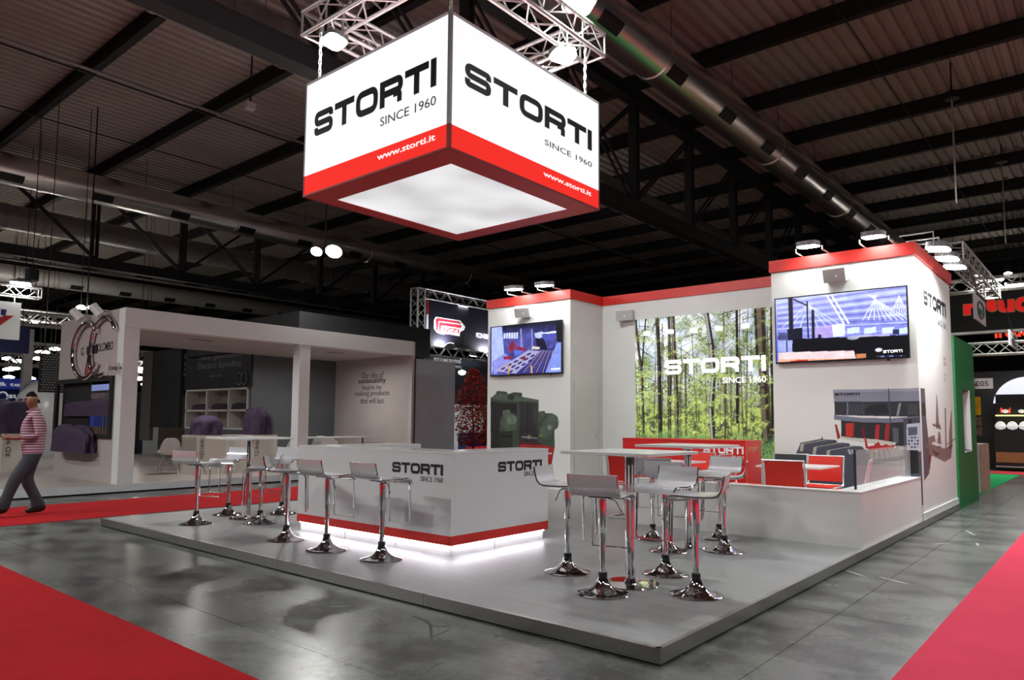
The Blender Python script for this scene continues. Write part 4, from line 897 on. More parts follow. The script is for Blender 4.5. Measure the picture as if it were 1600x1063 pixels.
# five lamps on a truss of the stand behind the viewer: the glossy forest print mirrors them
XL = -5.6; pts = [onx(x, y, 2*BXW-XL) for x, y in ((1012, 521), (1048, 518), (1085, 516), (1124, 513), (1165, 509))]
box_truss('rigging_truss', 'lattice truss with five lamps over the booth across the aisle', (XL-.2, pts[4][1]-.8, 5.35), (XL-.2, pts[0][1]+.8, 5.35), group='truss behind the viewer')
for k, p in enumerate(pts):
    flood('floodlight on the truss across the aisle, one of five in a row', (XL, p[1], p[2]), (XL+3.2, p[1]-1.6, 0), 42, .30, .24, arms=[([(XL, p[1], p[2]+.03), (XL-.2, p[1], 5.2)], .012)], group='row of five floodlights across the aisle', col=(1, .99, .97), spread=150)
for y in (pts[4][1]-.6, pts[0][1]+.6): obj('suspension_cable', MB().tube([(XL-.2, y, 5.5), (XL-.2, y, 10.0)], .01, 5), STEEL, ceiling)
# pair of lamps hanging above the grey booth, on a pole
pp = CAM+ray(508, 392)*17
t = thing('twin_lamp', 'pair of bright round lamps hanging from a pole left of the sign', 'lamp', tuple(pp))
obj('pole', MB().tube([(0, 0, .1), (0, 0, 10.0-pp[2])], .02, 6), STEEL, t); obj('crossbar', MB().tube([_R*-.2, _R*.2], .015, 6), STEEL, t)
for s, e_ in ((-.20, .14), (.21, .20)):
    q = Matrix.Translation(_R*s) @ Matrix.Rotation(R_(-38), 4, Vector(_R))
    me = MB().lathe([(e_, -.03), (e_, 0), (e_*.6, .08), (.03, .14)], 20).mesh('lamp_head'); fix(me, 40); me.transform(q); hd = obj('lamp_head', me, mat('lamp_housing', (.3, .3, .31), .4), t)
    me = MB().lathe([(e_*.95, -.036), (e_*.95, -.03)], 20).mesh('lens'); fix(me); me.transform(q); obj('lens', me, LENS, hd)
    l = light('twin_beam', pp+_R*s, pp+_R*s+np.array([-.3, -.3, -2]), 90, .25, (1, .98, .94)); l.parent = t; l.location = _R*s-np.array([0, 0, .06])
# ================================================================== GREY BOOTH ACROSS THE AISLE
BY = 12.15; PZ2 = .16
gb = thing('exhibition_booth', 'grey and white portal booth on a white plinth across the red aisle', 'booth', (1.79, BY, 0)); off = tuple(gb.location)
def part(name, m, *boxes, parent=gb, **kw):
    mb = MB()
    for q in boxes: mb.box(*q)
    return obj(name, mb, m, parent, off=off, **kw)
part('plinth', mat('plinth_edge', (.62, .64, .66), .4, noise=.03), (.10, BY, .03, 10.6, 24.0, PZ2-.004)); part('plinth_recess', BLACK, (.16, BY+.06, 0, 10.6, 24, .03))
part('deck', mat('pale_laminate', rgb(168, 158, 150), .35, noise=.08, nscale=3), (.11, BY+.01, PZ2-.004, 10.59, 23.99, PZ2))
part('pillar', OFFW, (1.79, BY+.01, PZ2, 2.07, BY+.29, 3.10)); part('beam', OFFW, (1.79, BY, 3.10, 9.04, BY+.30, 3.47))
part('pillar', OFFW, (5.585, BY+.01, PZ2, 5.86, BY+.28, 3.10)); part('end_wall', TAUPE, (9.0, BY+.02, PZ2, 9.10, 15.6, 3.47))
part('ceiling_panel', TAUPE, (2.07, BY+.30, 3.10, 9.0, 15.5, 3.16)); part('side_wall', TAUPE, (1.79, BY+.29, PZ2, 1.89, 12.55, 3.47), (1.79, 12.55, 2.15, 1.89, 15.5, 3.47), (1.79, 12.55, PZ2, 1.89, 15.5, 1.04))
part('back_panel', DGREY, (6.34, 15.5, PZ2, 9.0, 15.6, 3.15)); part('side_screen', GREYWALL, (9.10, BY+.03, PZ2, 10.62, BY+.13, 3.02)); part('edge_post', mat('dark_bronze', rgb(58, 50, 48), .5, noise=.05), (9.08, BY+.0, PZ2, 9.12, BY+.03, 3.02))
CB_ = [CAM+ray(468, 488)*1.0]
cz = ony(468, 488, 13.2); part('black_canopy', BLACK, (cz[0], 13.2, 3.2, 10.6, 15.6, cz[2]+.03), (cz[0], 15.6, 3.2, 10.6, 19.0, cz[2]+.03))
for k, (x, y) in enumerate(((3.8, 13.2), (7.3, 13.2))):
    t = thing('recessed_lamp', 'recessed ceiling lamp in the %s bay of the grey portal booth' % ('left', 'right')[k], 'lamp', (x, y, 3.10), group='recessed lamps of the grey booth')
    obj('trim_ring', MB().box(-.25, -.08, -.006, .25, .08, 0), DGREY, t); l = light('recessed_beam', (x, y, 3.08), (x, y, 0), 34, .4, (1, .98, .95), spread=170, sy=.12); l.parent = t; l.location = (0, 0, -.02)
# window frame with the dark surround in the side wall
part('window_frame', BLACK, (1.74, 12.50, 1.00, 1.80, 12.62, 2.19), (1.74, 15.40, 1.00, 1.80, 15.54, 2.19), (1.74, 12.62, 2.10, 1.80, 15.40, 2.19), (1.74, 12.62, 1.00, 1.80, 15.40, 1.07))
part('window_back', BLACK, (1.86, 13.9, 1.07, 1.89, 15.40, 2.12)); part('window_back', BLACK, (1.86, 12.62, 1.07, 1.89, 12.9, 2.12))
# chrome ring logo
def ringpath(cy, cz_, ry, rz_, a0, a1, n=40, x=1.74): return [(x, cy-ry*math.cos(R_(a0+(a1-a0)*i/n)), cz_+rz_*math.sin(R_(a0+(a1-a0)*i/n))) for i in range(n+1)]
lg = obj('ring_emblem', MB().tube(ringpath(13.86, 2.74, .70, .56, 40, 330), .055, 10), CHROME, gb, smooth=50, off=off)
obj('ring_emblem', MB().tube(ringpath(12.98, 2.78, .62, .56, 30, 180)+[(1.74, 13.66, 2.5), (1.74, 13.75, 2.24)], .05, 10), CHROME, gb, smooth=50, off=off)
obj('ring_emblem', MB().tube([(1.74, 13.62, 2.62), (1.74, 13.55, 2.40), (1.74, 13.35, 2.25), (1.74, 13.05, 2.20), (1.74, 12.8, 2.24)], .05, 10), CHROME, gb, smooth=50, off=off)
for s_, x0, x1, y in (('G', 127, 131, 549), ('COLOMBO', 149, 177, 543)):
    (a0, b0), (a1, b1) = A(onx(x0, y, 1.79), 'X'), A(onx(x1, y, 1.79), 'X'); text(s_, a0, a1, b0-.10, b0+.07, 'X', 1.79, BLACKV, gb, off=off, bold=.01)
q = onx(140, 547, 1.79); part('name_plate', BLACK, (1.775, q[1]-.42, q[2]-.09, 1.79, q[1]+.12, q[2]+.07))
# number sign D08
d0, d1 = ony(165.5, 584, 12.2), ony(188.5, 567.5, 12.2)
nb = thing('number_sign', 'small white sign reading D08 on the grey booth corner', 'sign', ((d0[0]+d1[0])/2, 12.2, d0[2]), group='booth number signs'); o2 = tuple(nb.location)
obj('plate', MB().box(d0[0], 12.2, d0[2], d1[0], 12.215, d1[2]), OFFW, nb, off=o2); text('D08', d0[0]+.05, d1[0]-.05, d0[2]+.07, d1[2]-.07, 'Y', 12.2, BLACKV, nb, off=o2, bold=.01); obj('bracket', MB().box(d1[0]-.02, 12.2, d0[2]+.1, 1.79, 12.215, d0[2]+.14), GREYV, nb, off=o2)
# booth lamps on the wall top, above the emblem
for lb, q in (('white spotlight leaning over the emblem wall, left one', (121, 491)), ('white spotlight leaning over the emblem wall, right one', (152, 484))):
    p = onx(*q, 1.55); t = thing('spotlight', lb, 'lamp', tuple(p), group='spotlights over the emblem wall')
    obj('head', MB().tube([(-.06, .08, .08), (.06, -.02, -.10)], .085, 14), WHITE2, t, smooth=40); obj('arm', MB().tube([(0, 0, 0), (.28, 0, .0), (.28, 0, 3.47-p[2])], .015, 6), TRUSSM, t, smooth=50)
hl = CAM+ray(136, 480)*19.5
t = thing('twin_lamp', 'pair of small bright lamps on a cross above the emblem wall', 'lamp', tuple(hl)); obj('crossbar', MB().tube([_R*-.25, _R*.25], .02, 6), TRUSSM, t); obj('pole', MB().tube([(0, 0, -.35), (0, 0, 10-hl[2])], .018, 6), STEEL, t)
for s in (-.16, .16): obj('lens', MB().lathe([(.11, -.05), (.12, .0), (.05, .05)], 16, tuple(_R*s)), LENSW, t, smooth=40)
# writing on the end wall
for k, (s_, x0, x1, yb, yt, bo) in enumerate((('Our idea of', 565, 599, 592, 583, 0), ('sustainability', 560, 603, 602, 592.5, .02), ('begins by', 566, 596, 611.5, 603, 0), ('making products', 555, 608, 621.5, 612, 0), ('that will last.', 563, 601, 631, 623, 0))):
    (a0, b0), (a1, b1), (a2, b2) = [A(onx(x, y, 9.0), 'X') for x, y in ((x0, yb), (x1, yb), (x0, yt))]
    text(s_, a0, a1, b0, b2+.01, 'X', 9.0, mat('charcoal_vinyl', (.05, .05, .052), .5, noise=.05), gb, off=off, bold=bo)
# black panels and shelf wall on X = 6.3
part('sign_panel', BLACK, (6.3, 15.5, 2.24, 6.36, 19.25, 3.40)); part('black_panel', BLACK, (6.2, 19.3, 1.12, 6.3, 21.2, 3.5)); part('panel_return', mat('brown_grey', rgb(78, 72, 68), .5, noise=.05), (6.18, 21.2, .7, 6.3, 21.9, 3.5))
for s_, x0, x1, yb, yt in (('New generation', 312, 377, 566, 556), ('Electric Spindles', 309, 376, 580.5, 568), ('Italian Style', 328, 347, 591, 586)):
    (a0, b0), (a1, b1), (a2, b2) = [A(onx(x, y, 6.3), 'X') for x, y in ((x0, yb), (x1, yb), (x0, yt))]
    text(s_, a0, a1, b0, b2, 'X', 6.3, mat('dim_silver_vinyl', (.14, .135, .14), .5, noise=.05), gb, off=off)
ex = onx(378, 592, 6.28); obj('ring_emblem', MB().tube([(6.28, ex[1]+.13+.13*math.cos(R_(a)), ex[2]+.16*math.sin(R_(a))) for a in range(40, 331, 15)], .02, 6), MATS['dim_silver_vinyl'], gb, smooth=50, off=off); obj('ring_emblem', MB().tube([(6.28, ex[1]-.13+.13*math.cos(R_(a)), ex[2]+.16*math.sin(R_(a))) for a in range(20, 331, 15)], .02, 6), MATS['dim_silver_vinyl'], gb, smooth=50, off=off)
SH = mat('shelf_white', rgb(200, 196, 190), .5, noise=.03)
sv = thing('shelf_unit', 'white open cube shelf unit under the black spindle sign', 'shelf', (6.3, 17.3, PZ2)); o2 = tuple(sv.location)
for y in (15.66, 16.64, 17.88, 19.12): obj('upright', MB().box(6.31, y-.03, 1.13, 6.68, y+.03, 2.22), SH, sv, off=o2)
for z in (1.10, 1.60, 2.19): obj('shelf_board', MB().box(6.31, 15.63, z, 6.68, 19.15, z+.05), SH, sv, off=o2)
obj('back_board', MB().box(6.68, 15.63, 1.10, 6.695, 19.15, 2.24), mat('shelf_back', rgb(150, 138, 126), .6, noise=.04), sv, off=o2); obj('base_cabinet', MB().box(6.32, 15.64, PZ2, 6.69, 19.14, 1.10), DGREY, sv, off=o2)
def drape(mb, cx, cy, z0, w, d, h, seed, n=72, rows=14, fold=.05, crumple=.025):
    r = random.Random(seed); ph = [r.uniform(0, 6.28) for _ in range(4)]; base = len(mb.v)
    for i in range(rows):
        t = i/(rows-1); sc = min(1., .25+1.2*math.sqrt(t)) if t < .4 else 1.; z = h*(1-max(0, (t-.18)/.82)**1.0) if t > .18 else h*(1+.05*(1-t/.18))
        for j in range(n):
            a = 2*math.pi*j/n; c_, s_ = math.cos(a), math.sin(a); k = (abs(c_)**4+abs(s_)**4)**-.25
            f = 1+fold*t*(math.sin(9*a+ph[0])+.6*math.sin(17*a+ph[1]))+.05*t
            cr_ = 1+crumple*math.sin(5*a+7*t+ph[3])+crumple*.6*math.sin(11*a-9*t+ph[0]); mb.v.append((cx+w/2*c_*k*sc*f*(1-.12*(1-t))*cr_, cy+d/2*s_*k*sc*f*cr_, z0+max(.0, z*(1+.05*math.sin(2*a+ph[2])+crumple*math.sin(5*a+ph[1]+6*t)))))
    for i in range(rows-1):
        for j in range(n): j2 = (j+1) % n; mb.f.append((base+i*n+j, base+i*n+j2, base+(i+1)*n+j2, base+(i+1)*n+j))
    mb.f.append(tuple(base+j for j in range(n)))
    return mb
for k, (y, lb) in enumerate(((18.5, 'far'), (17.3, 'middle'), (16.2, 'near'))):
    o = obj('folded_cloth', drape(MB(), 0, 0, 0, .30, .85, .16, 40+k), mat('dark_plum_cloth', rgb(50, 38, 52), .9, noise=.2, nscale=10), smooth=60); o.location = (6.50, y, 1.65)
    tag(o, f'crumpled plum cloth on the upper shelf, {lb} compartment', 'cloth', 'cloths on the shelf')
# pedestals with draped machines
def pedestal(label, x0, x1, y0, y1, h, txt=None):
    t = thing('pedestal', label, 'pedestal', ((x0+x1)/2, (y0+y1)/2, PZ2), group='white display pedestals'); o2 = tuple(t.location)
    obj('block', MB().box(x0, y0, PZ2, x1, y1, h), mat('pedestal_white', rgb(206, 200, 190), .5, noise=.03), t, off=o2)
    if txt:
        me, lo, hi = text_mesh(txt, .0); me = me.copy(); n = len(me.vertices); co = np.empty(n*3); me.vertices.foreach_get('co', co); co = co.reshape(-1, 3)
        a = (co[:, 1]-lo[1])/(hi[1]-lo[1])*.10; b = (co[:, 0]-lo[0])/(hi[0]-lo[0])*.42
        me.vertices.foreach_set('co', np.stack([x0+.17-a, y0-.002-co[:, 2]*.002, h-.50+b], 1).ravel()); me.update(); obj('lettering', me, BLACKV, t, off=o2)
    return t
q0, q1 = ony(307, 700, 13.3), ony(353, 700, 13.3); pedestal('white pedestal under the left purple cover, beside the leftmost bar stool', q0[0], q1[0], 13.3, 14.0, 1.02, 'HSD HE40')
q2, q3 = ony(394, 700, 13.3), ony(433, 700, 13.3); pedestal('white pedestal behind the left bar table, with vertical lettering', q2[0], q3[0], 13.3, 14.0, 1.02, 'TG RH60')
q4, q5 = ony(366, 700, 14.4), ony(386, 700, 14.4); pedestal('shaded pedestal between the two white pedestals', q4[0], q5[0], 14.4, 15.0, 1.0, 'RS 40')
q6, q7 = ony(3, 700, 17.0), ony(50, 700, 17.0); pedestal('white pedestal with a covered machine at the far left, behind the man', q6[0], q7[0], 17.0, 18.0, 1.02, 'RD 90')
def cover(label, x, y, z, w_, d, h, seed):
    o = obj('cloth_cover', drape(MB(), 0, 0, 0, w_, d, h, seed), PURPLE, smooth=60); o.location = (x, y, z); return tag(o, label, 'cover', 'purple cloth covers')
p = ony(318, 680, 13.65); cover('purple cloth covering a machine on the left white pedestal', p[0]+.05, 13.65, 1.02, .56, .62, .40, 1)
p = ony(404, 682, 13.65); cover('purple cloth covering a tall machine behind the left bar table', p[0]-.02, 13.65, 1.02, .56, .62, .60, 2)
cover('plum cloth over the machine on the far left pedestal', (q6[0]+q7[0])/2, 17.5, 1.02, .9, .8, .72, 3)
cover('plum cloth hanging out of the window in the emblem wall', 1.66, 14.05, .70, .34, 1.75, .50, 4); cover('plum cloth bundle across the middle of the window in the emblem wall', 1.95, 14.0, 1.42, .30, 2.6, .32, 5)
# little lit views behind the window
for kk, (lb, ya, yb_, m_) in enumerate((('small blue lit screen seen through the window in the emblem wall', 600, 612, mat('blue_lit', rgb(150, 164, 230), .4, emit=.45, ecol=rgb(150, 164, 230), noise=.2)), ('tan slatted board seen through the window in the emblem wall', 614, 636, mat('tan_slats', rgb(176, 150, 136), .6, emit=.06, noise=.1)), ('blue framed picture low in the window of the emblem wall', 644, 666, mat('blue_picture', rgb(52, 70, 160), .5, emit=.15, noise=.3, nscale=4)))):
    xb = 2.25+.12*kk; p0, p1 = onx(126, yb_, xb), onx(170, ya, xb)
    o = obj('display_board', MB().box(xb, p1[1], p0[2], xb+.03, p0[1], p1[2]), m_); tag(o, lb, 'display')
    obj('support', MB().box(xb+.01, p1[1]+.1+.2*kk, PZ2, xb+.02, p1[1]+.15+.2*kk, p0[2]), GREYV, o)
# ---- shell chairs and white table inside the booth
def make_shell_chair():
    t = thing('shell_chair', 'x', 'chair', group='white shell chairs with wire legs'); rows = []
    for x, z, hw, cup in ((.23, .43, .16, .01), (.19, .445, .22, .03), (.08, .43, .24, .06), (-.05, .425, .24, .08), (-.16, .45, .235, .09), (-.215, .53, .225, .07), (-.25, .64, .20, .05), (-.275, .74, .17, .03), (-.285, .80, .11, .01)):
        rows.append([(x+(cup*.9*(abs(u)**2) if z > .5 else 0), hw*u, z+(cup*abs(u)**2.2 if z < .5 else -.02*abs(u)**3)) for u in (-1, -.75, -.45, -.15, .15, .45, .75, 1)])
    obj('shell', MB().sheet(rows, .014), PLASTIC, t, smooth=60)
    for sx_, sy_ in ((1, 1), (1, -1), (-1, 1), (-1, -1)): obj('leg', MB().tube([(.10*sx_, .10*sy_, .41), (.20*sx_, .19*sy_, .0)], .007, 6), CHROME, t, smooth=50)
    obj('wire_brace', MB().tube([(.16, .15, .17), (-.16, -.15, .30), (-.16, .15, .17), (.16, -.15, .30)], .005, 5, closed=True), CHROME, t, smooth=50)
    return t
sc_ = make_shell_chair(); P0 = onz(262, 740, PZ2)
for k, (lb, x, y, an) in enumerate((('white shell chair nearest the booth pillar, seen from behind', 262, 741, 75), ('white shell chair just right of the first, turned away', 292, 735, 95), ('white shell chair behind the left bar table, right of the pedestal', 447, 736, 190), ('white shell chair showing above the counter, left of the white table', 498, 728, 60), ('white shell chair above the counter, in front of the white table', 517, 737, 40))):
    o = sc_ if k == 0 else copy_tree(sc_); P_ = onz(x, y, PZ2); o.location = (P_[0], P_[1], PZ2); o.rotation_euler.z = R_(an); o['label'] = lb
wt = thing('meeting_table', 'long white meeting table inside the grey booth, above the counter', 'table', (7.6, 13.6, PZ2), R_(0)); 
obj('table_top', MB().box(-1.05, -.4, .76, 1.05, .4, .785), MATS['table_white'], wt)
for x in (-.95, .95): obj('leg', MB().tube([(x, .0, 0), (x, .0, .76)], .018, 8), BLACK, wt)
for x in (-.1, .1): obj('leg', MB().tube([(x, .0, 0), (x, .0, .76)], .03, 8), CHROME, wt)
# ================================================================== BEHIND: BANNER BOOTH WITH RED TREE
YB = 14.15
x0_ = ony(653, 470, YB)[0]; x1_ = x0_+6.6; zt_ = ony(657, 459, YB)[2]; zl_ = ony(680, 549, YB)[2]
pz = thing('banner_truss', 'lattice truss gate holding a dark banner with a red and white logo', 'truss', (x0_, YB, 0)); pz_off = tuple(pz.location)
box_truss('', '', (x0_, YB, 0), (x0_, YB, zt_+.14), .30, .30, .025, .011, parent=pz); box_truss('', '', (x0_+.15, YB, zt_), (x1_, YB, zt_), .30, .30, .025, .011, parent=pz)
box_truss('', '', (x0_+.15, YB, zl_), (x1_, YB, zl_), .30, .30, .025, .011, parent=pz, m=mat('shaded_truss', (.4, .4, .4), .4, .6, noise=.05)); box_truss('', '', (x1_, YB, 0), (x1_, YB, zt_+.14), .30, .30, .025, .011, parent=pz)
bn = thing('banner', 'dark banner with a red and white logo between two trusses', 'banner', (x0_+.2, YB, zl_)); o2 = tuple(bn.location)
ba0, bb0 = x0_+.21, zl_+.16; ba1, bb1 = x1_-.2, zt_-.17
cv = Canvas(ba0, ba1, bb0, bb1, 260, 90, rgb(20, 18, 28))
def pB(pts): return [A(ony(x, y, YB-.17), 'Y') for x, y in pts]
cv.rect(ba0, ba0+.09, bb0, bb0+(bb1-bb0)/3, rgb(60, 130, 80)); cv.rect(ba0, ba0+.09, bb0+(bb1-bb0)/3, bb0+(bb1-bb0)*2/3, rgb(220, 220, 225)); cv.rect(ba0, ba0+.09, bb0+(bb1-bb0)*2/3, bb1, rgb(150, 24, 30))
cv.build('fabric', fY(YB-.165), PRINT, bn, off=o2)
obj('fabric_back', MB().box(ba0, YB-.163, bb0, ba1, YB-.15, bb1), BLACK, bn, off=o2)
def poly_part(name, pts, m, par, c0, c1, o_): return obj(name, MB().prism(pB(pts), fY(YB-.165), c0, c1), m, par, off=o_)
LW = mat('logo_white', (.85, .85, .85), .5, emit=.12, noise=.02); LR = mat('logo_red', rgb(204, 50, 66), .5, emit=.1, noise=.02)
poly_part('logo_shape', [(678, 500), (681, 495), (719, 501), (724, 507), (727, 511), (725, 516), (719, 519), (718, 525.5), (697, 521.5), (693, 523), (683, 520), (678, 514)], LW, bn, .001, .006, o2)
poly_part('logo_shape', [(681, 499.5), (683.5, 497.5), (718, 503), (720.5, 506.5), (692, 502.5), (685, 502), (684.5, 517.5), (681.5, 516)], LR, bn, .006, .010, o2)
poly_part('logo_shape', [(686, 504), (721, 508.5), (720, 513), (691, 509), (689, 509), (688.5, 518.5), (686, 518)], LR, bn, .006, .010, o2)
(a0, b0), (a1, b1), (a2, b2) = pB([(693, 518.5), (717, 522), (717, 514)]); text('IZZI', a0, a1, b0+.02, b2-.02, 'Y', YB-.174, LR, bn, off=o2, bold=.02)
(a0, b0), (a1, b1), (a2, b2) = pB([(744, 526), (800, 534), (744, 520)]); text('PIZZI GLUING SOLUTIONS', a0, a0+1.55, b0-.03, b2, 'Y', YB-.166, LW, bn, off=o2, bold=.01); text("There's a difference", a0+.62, a0+1.55, b0-.22, b0-.07, 'Y', YB-.166, LW, bn, off=o2, bold=.01)
for k, (x, y) in enumerate(((702, 540), (771, 549))):
    p = ony(x, y, YB-.42); flood('floodlight washing the dark banner from below, %s one' % ('left', 'right')[k], tuple(p), (p[0], YB-.1, p[2]+.5), 34, .34, .26, arms=[([p+np.array([0, .02, -.04]), (p[0], YB-.15, zl_)], .012)], group='banner washlights', col=(.85, .88, 1), spread=160)
p = ony(722, 480, YB-.1); flood('lamp under the top truss of the dark banner', (p[0], YB-.12, zt_-.2), (p[0], YB-.3, zt_-2), 10, .5, .16, arms=[([(p[0], YB-.10, zt_-.18), (p[0], YB-.10, zt_-.12)], .01)], group='banner washlights')
bn2 = thing('banner', 'lower dark banner strip with small white writing beside the grey wall', 'banner', (x0_+.2, YB+.9, zl_-.9)); o2 = tuple(bn2.location)
obj('fabric', MB().box(x0_+.2, YB+.9, zl_-1.6, x1_-.1, YB+.93, zl_-.05), mat('slate_banner', rgb(60, 64, 76), .6, noise=.1), bn2, off=o2)
(a0, b0), (a1, b1), (a2, b2) = [A(ony(x, y, YB+.9), 'Y') for x, y in ((678, 564), (720, 569), (678, 558))]
text('PIZZI GLUING SOLUTIONS', a0, a1, b0-.01, b2-.02, 'Y', YB+.9, LW, bn2, off=o2, bold=.01); text("There's a difference", a0+(a1-a0)*.22, a1, b0-.17, b0-.05, 'Y', YB+.9, LW, bn2, off=o2, bold=.01)
obj('hem_rope', MB().tube([(x0_+.3, YB+.91, 0), (x0_+.3, YB+.91, zl_-1.6)], .012, 5), STEEL, bn2, off=o2)
# white stall wall behind the tree
xw0 = ony(723, 600, 19.0)[0]; sw = thing('stall_wall', 'pale stall wall with number sign, behind the red tree', 'wall', (xw0, 19.0, 0)); o2 = tuple(sw.location)
obj('panel', MB().box(xw0-2.5, 19.0, 0, xw0+7, 19.1, 2.75), OFFW, sw, off=o2)
(a0, b0), (a1, b1), (a2, b2) = [A(ony(x, y, 19.0), 'Y') for x, y in ((757, 604), (768.5, 604), (757, 595))]
text('C06', a0+.08, a1-.05, b0+.03, b2-.03, 'Y', 19.0, GREYV, sw, off=o2, bold=.01)
(a0, b0), (a1, b1) = [A(ony(x, y, 19.0), 'Y') for x, y in ((740, 612), (752, 592))]; obj('blue_panel', MB().box(a0, 18.98, b0, a1, 19.0, b1), BLUE, sw, off=o2)
(a0, b0), (a1, b1) = [A(ony(x, y, 19.0), 'Y') for x, y in ((735, 590), (790, 586))]; obj('rail', MB().box(a0, 18.9, b0-.02, a1+1, 18.96, b0+.05), TRUSSM, sw, off=o2)
(a0, b0), (a1, b1) = [A(ony(x, y, 18.6), 'Y') for x, y in ((726, 700), (790, 676))]; obj('dark_counter', MB().box(a0, 18.4, 0, a1+2, 18.98, b1), NAVY, sw, off=o2)
(a0, b0), (a1, b1) = [A(ony(x, y, 17), 'Y') for x, y in ((737, 706), (800, 697))]
o = obj('red_counter', MB().box(a0, 16.8, 0, a1+1, 17.3, b1), REDG); tag(o, 'low red counter partly hidden behind the white reception counter', 'counter')
for k, x in enumerate((739, 766)):  # added lamps that lighten the tree and the pale wall behind it
    p = ony(x, 556, 15.3); flood('added floodlight brightening the red tree, %s one' % ('left', 'right')[k], tuple(p), (p[0]+.2, 16.6, 0), 60, .3, .24, arms=[([p+np.array([0, 0, .03]), (p[0], YB+.15, zl_-.1)], .012)], group='floodlights added over the red tree', col=(1, .98, .95), spread=160)
# the red tree
def tree(label, px, py_top, Yt, h0, n, m, seed, wid, zc, hh):
    b = ony(px, 690, Yt); t = thing('potted_tree', label, 'tree', (b[0], Yt, 0), group='trees behind the stand'); r = random.Random(seed)
    obj('pot', MB().lathe([(.16, 0), (.21, .34), (.22, .36), (.19, .36), (.17, .33)], 18), DGREY, t, smooth=40)
    st = MB(); st.tube([(0, 0, .3), (.03, 0, 1.0), (-.02, .02, 1.7), (0, 0, h0*.9)], .035, 7, r1=.012)
    for k in range(14):
        z = r.uniform(.8, h0*.85); a = r.uniform(0, 6.28); l = r.uniform(.2, wid); st.tube([(0, 0, z), (math.cos(a)*l, math.sin(a)*l, z+.25)], .012, 5, r1=.005)
    obj('trunk', st, mat('tree_bark', rgb(84, 58, 46), .8, noise=.2), t, smooth=50)
    lf = MB()
    for k in range(n):
        u = r.random(); z = zc-hh+2*hh*u; w_ = wid*(1-abs(2*u-.75)**2*.55)*math.sqrt(r.random()); a = r.uniform(0, 6.28); c = Vector((math.cos(a)*w_, math.sin(a)*w_, z)); s = r.uniform(.03, .065)
        d1 = Vector((r.gauss(0, 1), r.gauss(0, 1), r.gauss(0, .6))).normalized(); d2 = d1.orthogonal().normalized(); b_0 = len(lf.v)
        lf.v += [tuple(c-d1*s), tuple(c+d2*s*.6), tuple(c+d1*s), tuple(c-d2*s*.6)]; lf.f.append((b_0, b_0+1, b_0+2, b_0+3))
    me = lf.mesh('leaves'); o = obj('leaves', me, m, t); o['kind'] = 'stuff'
    return t
LEAFR = mat('red_leaves', rgb(176, 52, 40), .6, noise=.7, nscale=9); LEAFG = mat('green_leaves', rgb(84, 128, 44), .6, noise=.5, nscale=9)
tree('slender tree with red autumn leaves beside the left tower', 739, 565, 13.9, 3.1, 2900, LEAFR, 5, .66, 1.85, 1.25)
tree('small green and orange leafy tree right behind the red one', 768, 615, 14.6, 2.4, 900, LEAFG, 8, .55, 1.75, .65)
tree('low red leafed tree below the green one', 764, 650, 13.5, 1.6, 380, LEAFR, 9, .30, 1.05, .45)
wl = CAM+ray(722, 582)*21; o = thing('spotlight', 'small bright spotlight above the edge of the grey wall', 'lamp', tuple(wl)); obj('lens', MB().lathe([(.02, -.08), (.10, -.04), (.11, .02), (.03, .06)], 16), LENS, o, smooth=40); obj('stand', MB().tube([(0, 0, .05), (0, 0, 1.1)], .012, 5), STEEL, o)
# ================================================================== FAR LEFT STANDS
YS = 27.5
sf = thing('exhibition_booth', 'distant blue booth wall with white lettering, behind the walking man', 'booth', (1.5, YS, 0)); o2 = tuple(sf.location)
def qS(x, y, Y=YS): return A(ony(x, y, Y), 'Y')
(a0, b0), (a1, b1) = qS(-60, 700), qS(81, 603)
obj('wall', MB().box(a0, YS, 0, a1, YS+.2, b1), BLUE, sf, off=o2); (c0, d0), (c1, d1) = qS(-60, 606), qS(60, 594); obj('header', MB().box(a0, YS-.3, d0, c1, YS, d1), mat('bright_blue', rgb(50, 74, 180), .5, emit=.12, noise=.1), sf, off=o2)
SW = mat('sign_white', (.8, .8, .8), .5, emit=.25, noise=.02)
for s_, x0, x1, yb, yt, bo in (('superfici', 13, 78, 625, 614, .03), ('FULL FEELING WOOD', -14, 62, 637.5, 631.5, .02), ('FINISHING', 20, 50, 645, 640, .02), ('s & tecno', -20, 55, 603, 597, .02)):
    (e0, f0), (e1, f1), (e2, f2) = qS(x0, yb), qS(x1, yb), qS(x0, yt); text(s_, e0, e1, f0, f2, 'Y', YS-(.31 if 'tecno' in s_ else 0), SW, sf, off=o2, bold=bo)
e_ = qS(4, 620); obj('ring_mark', MB().tube([(e_[0]+.14*math.cos(a), YS-.02, e_[1]+.16*math.sin(a)) for a in [i*.3 for i in range(21)]], .03, 6), SW, sf, off=o2)
(e0, f0), (e1, f1) = qS(0, 650), qS(13, 640); obj('small_poster', MB().box(e0-.3, YS-.02, f0, e1, YS, f1), SW, sf, off=o2)
# big white domed machine
p = ony(76, 655, 25.3); o = obj('domed_machine', MB().lathe([(.95, 0), (1.0, .2), (1.0, .95), (.93, 1.45), (.75, 1.95), (.45, 2.3), (.05, 2.42)], 40), WHITE2, smooth=40); o.location = (p[0], 25.3, .0); o.scale = (1.15, 1.15, 1.12); tag(o, 'large white domed machine behind the emblem wall', 'machine')
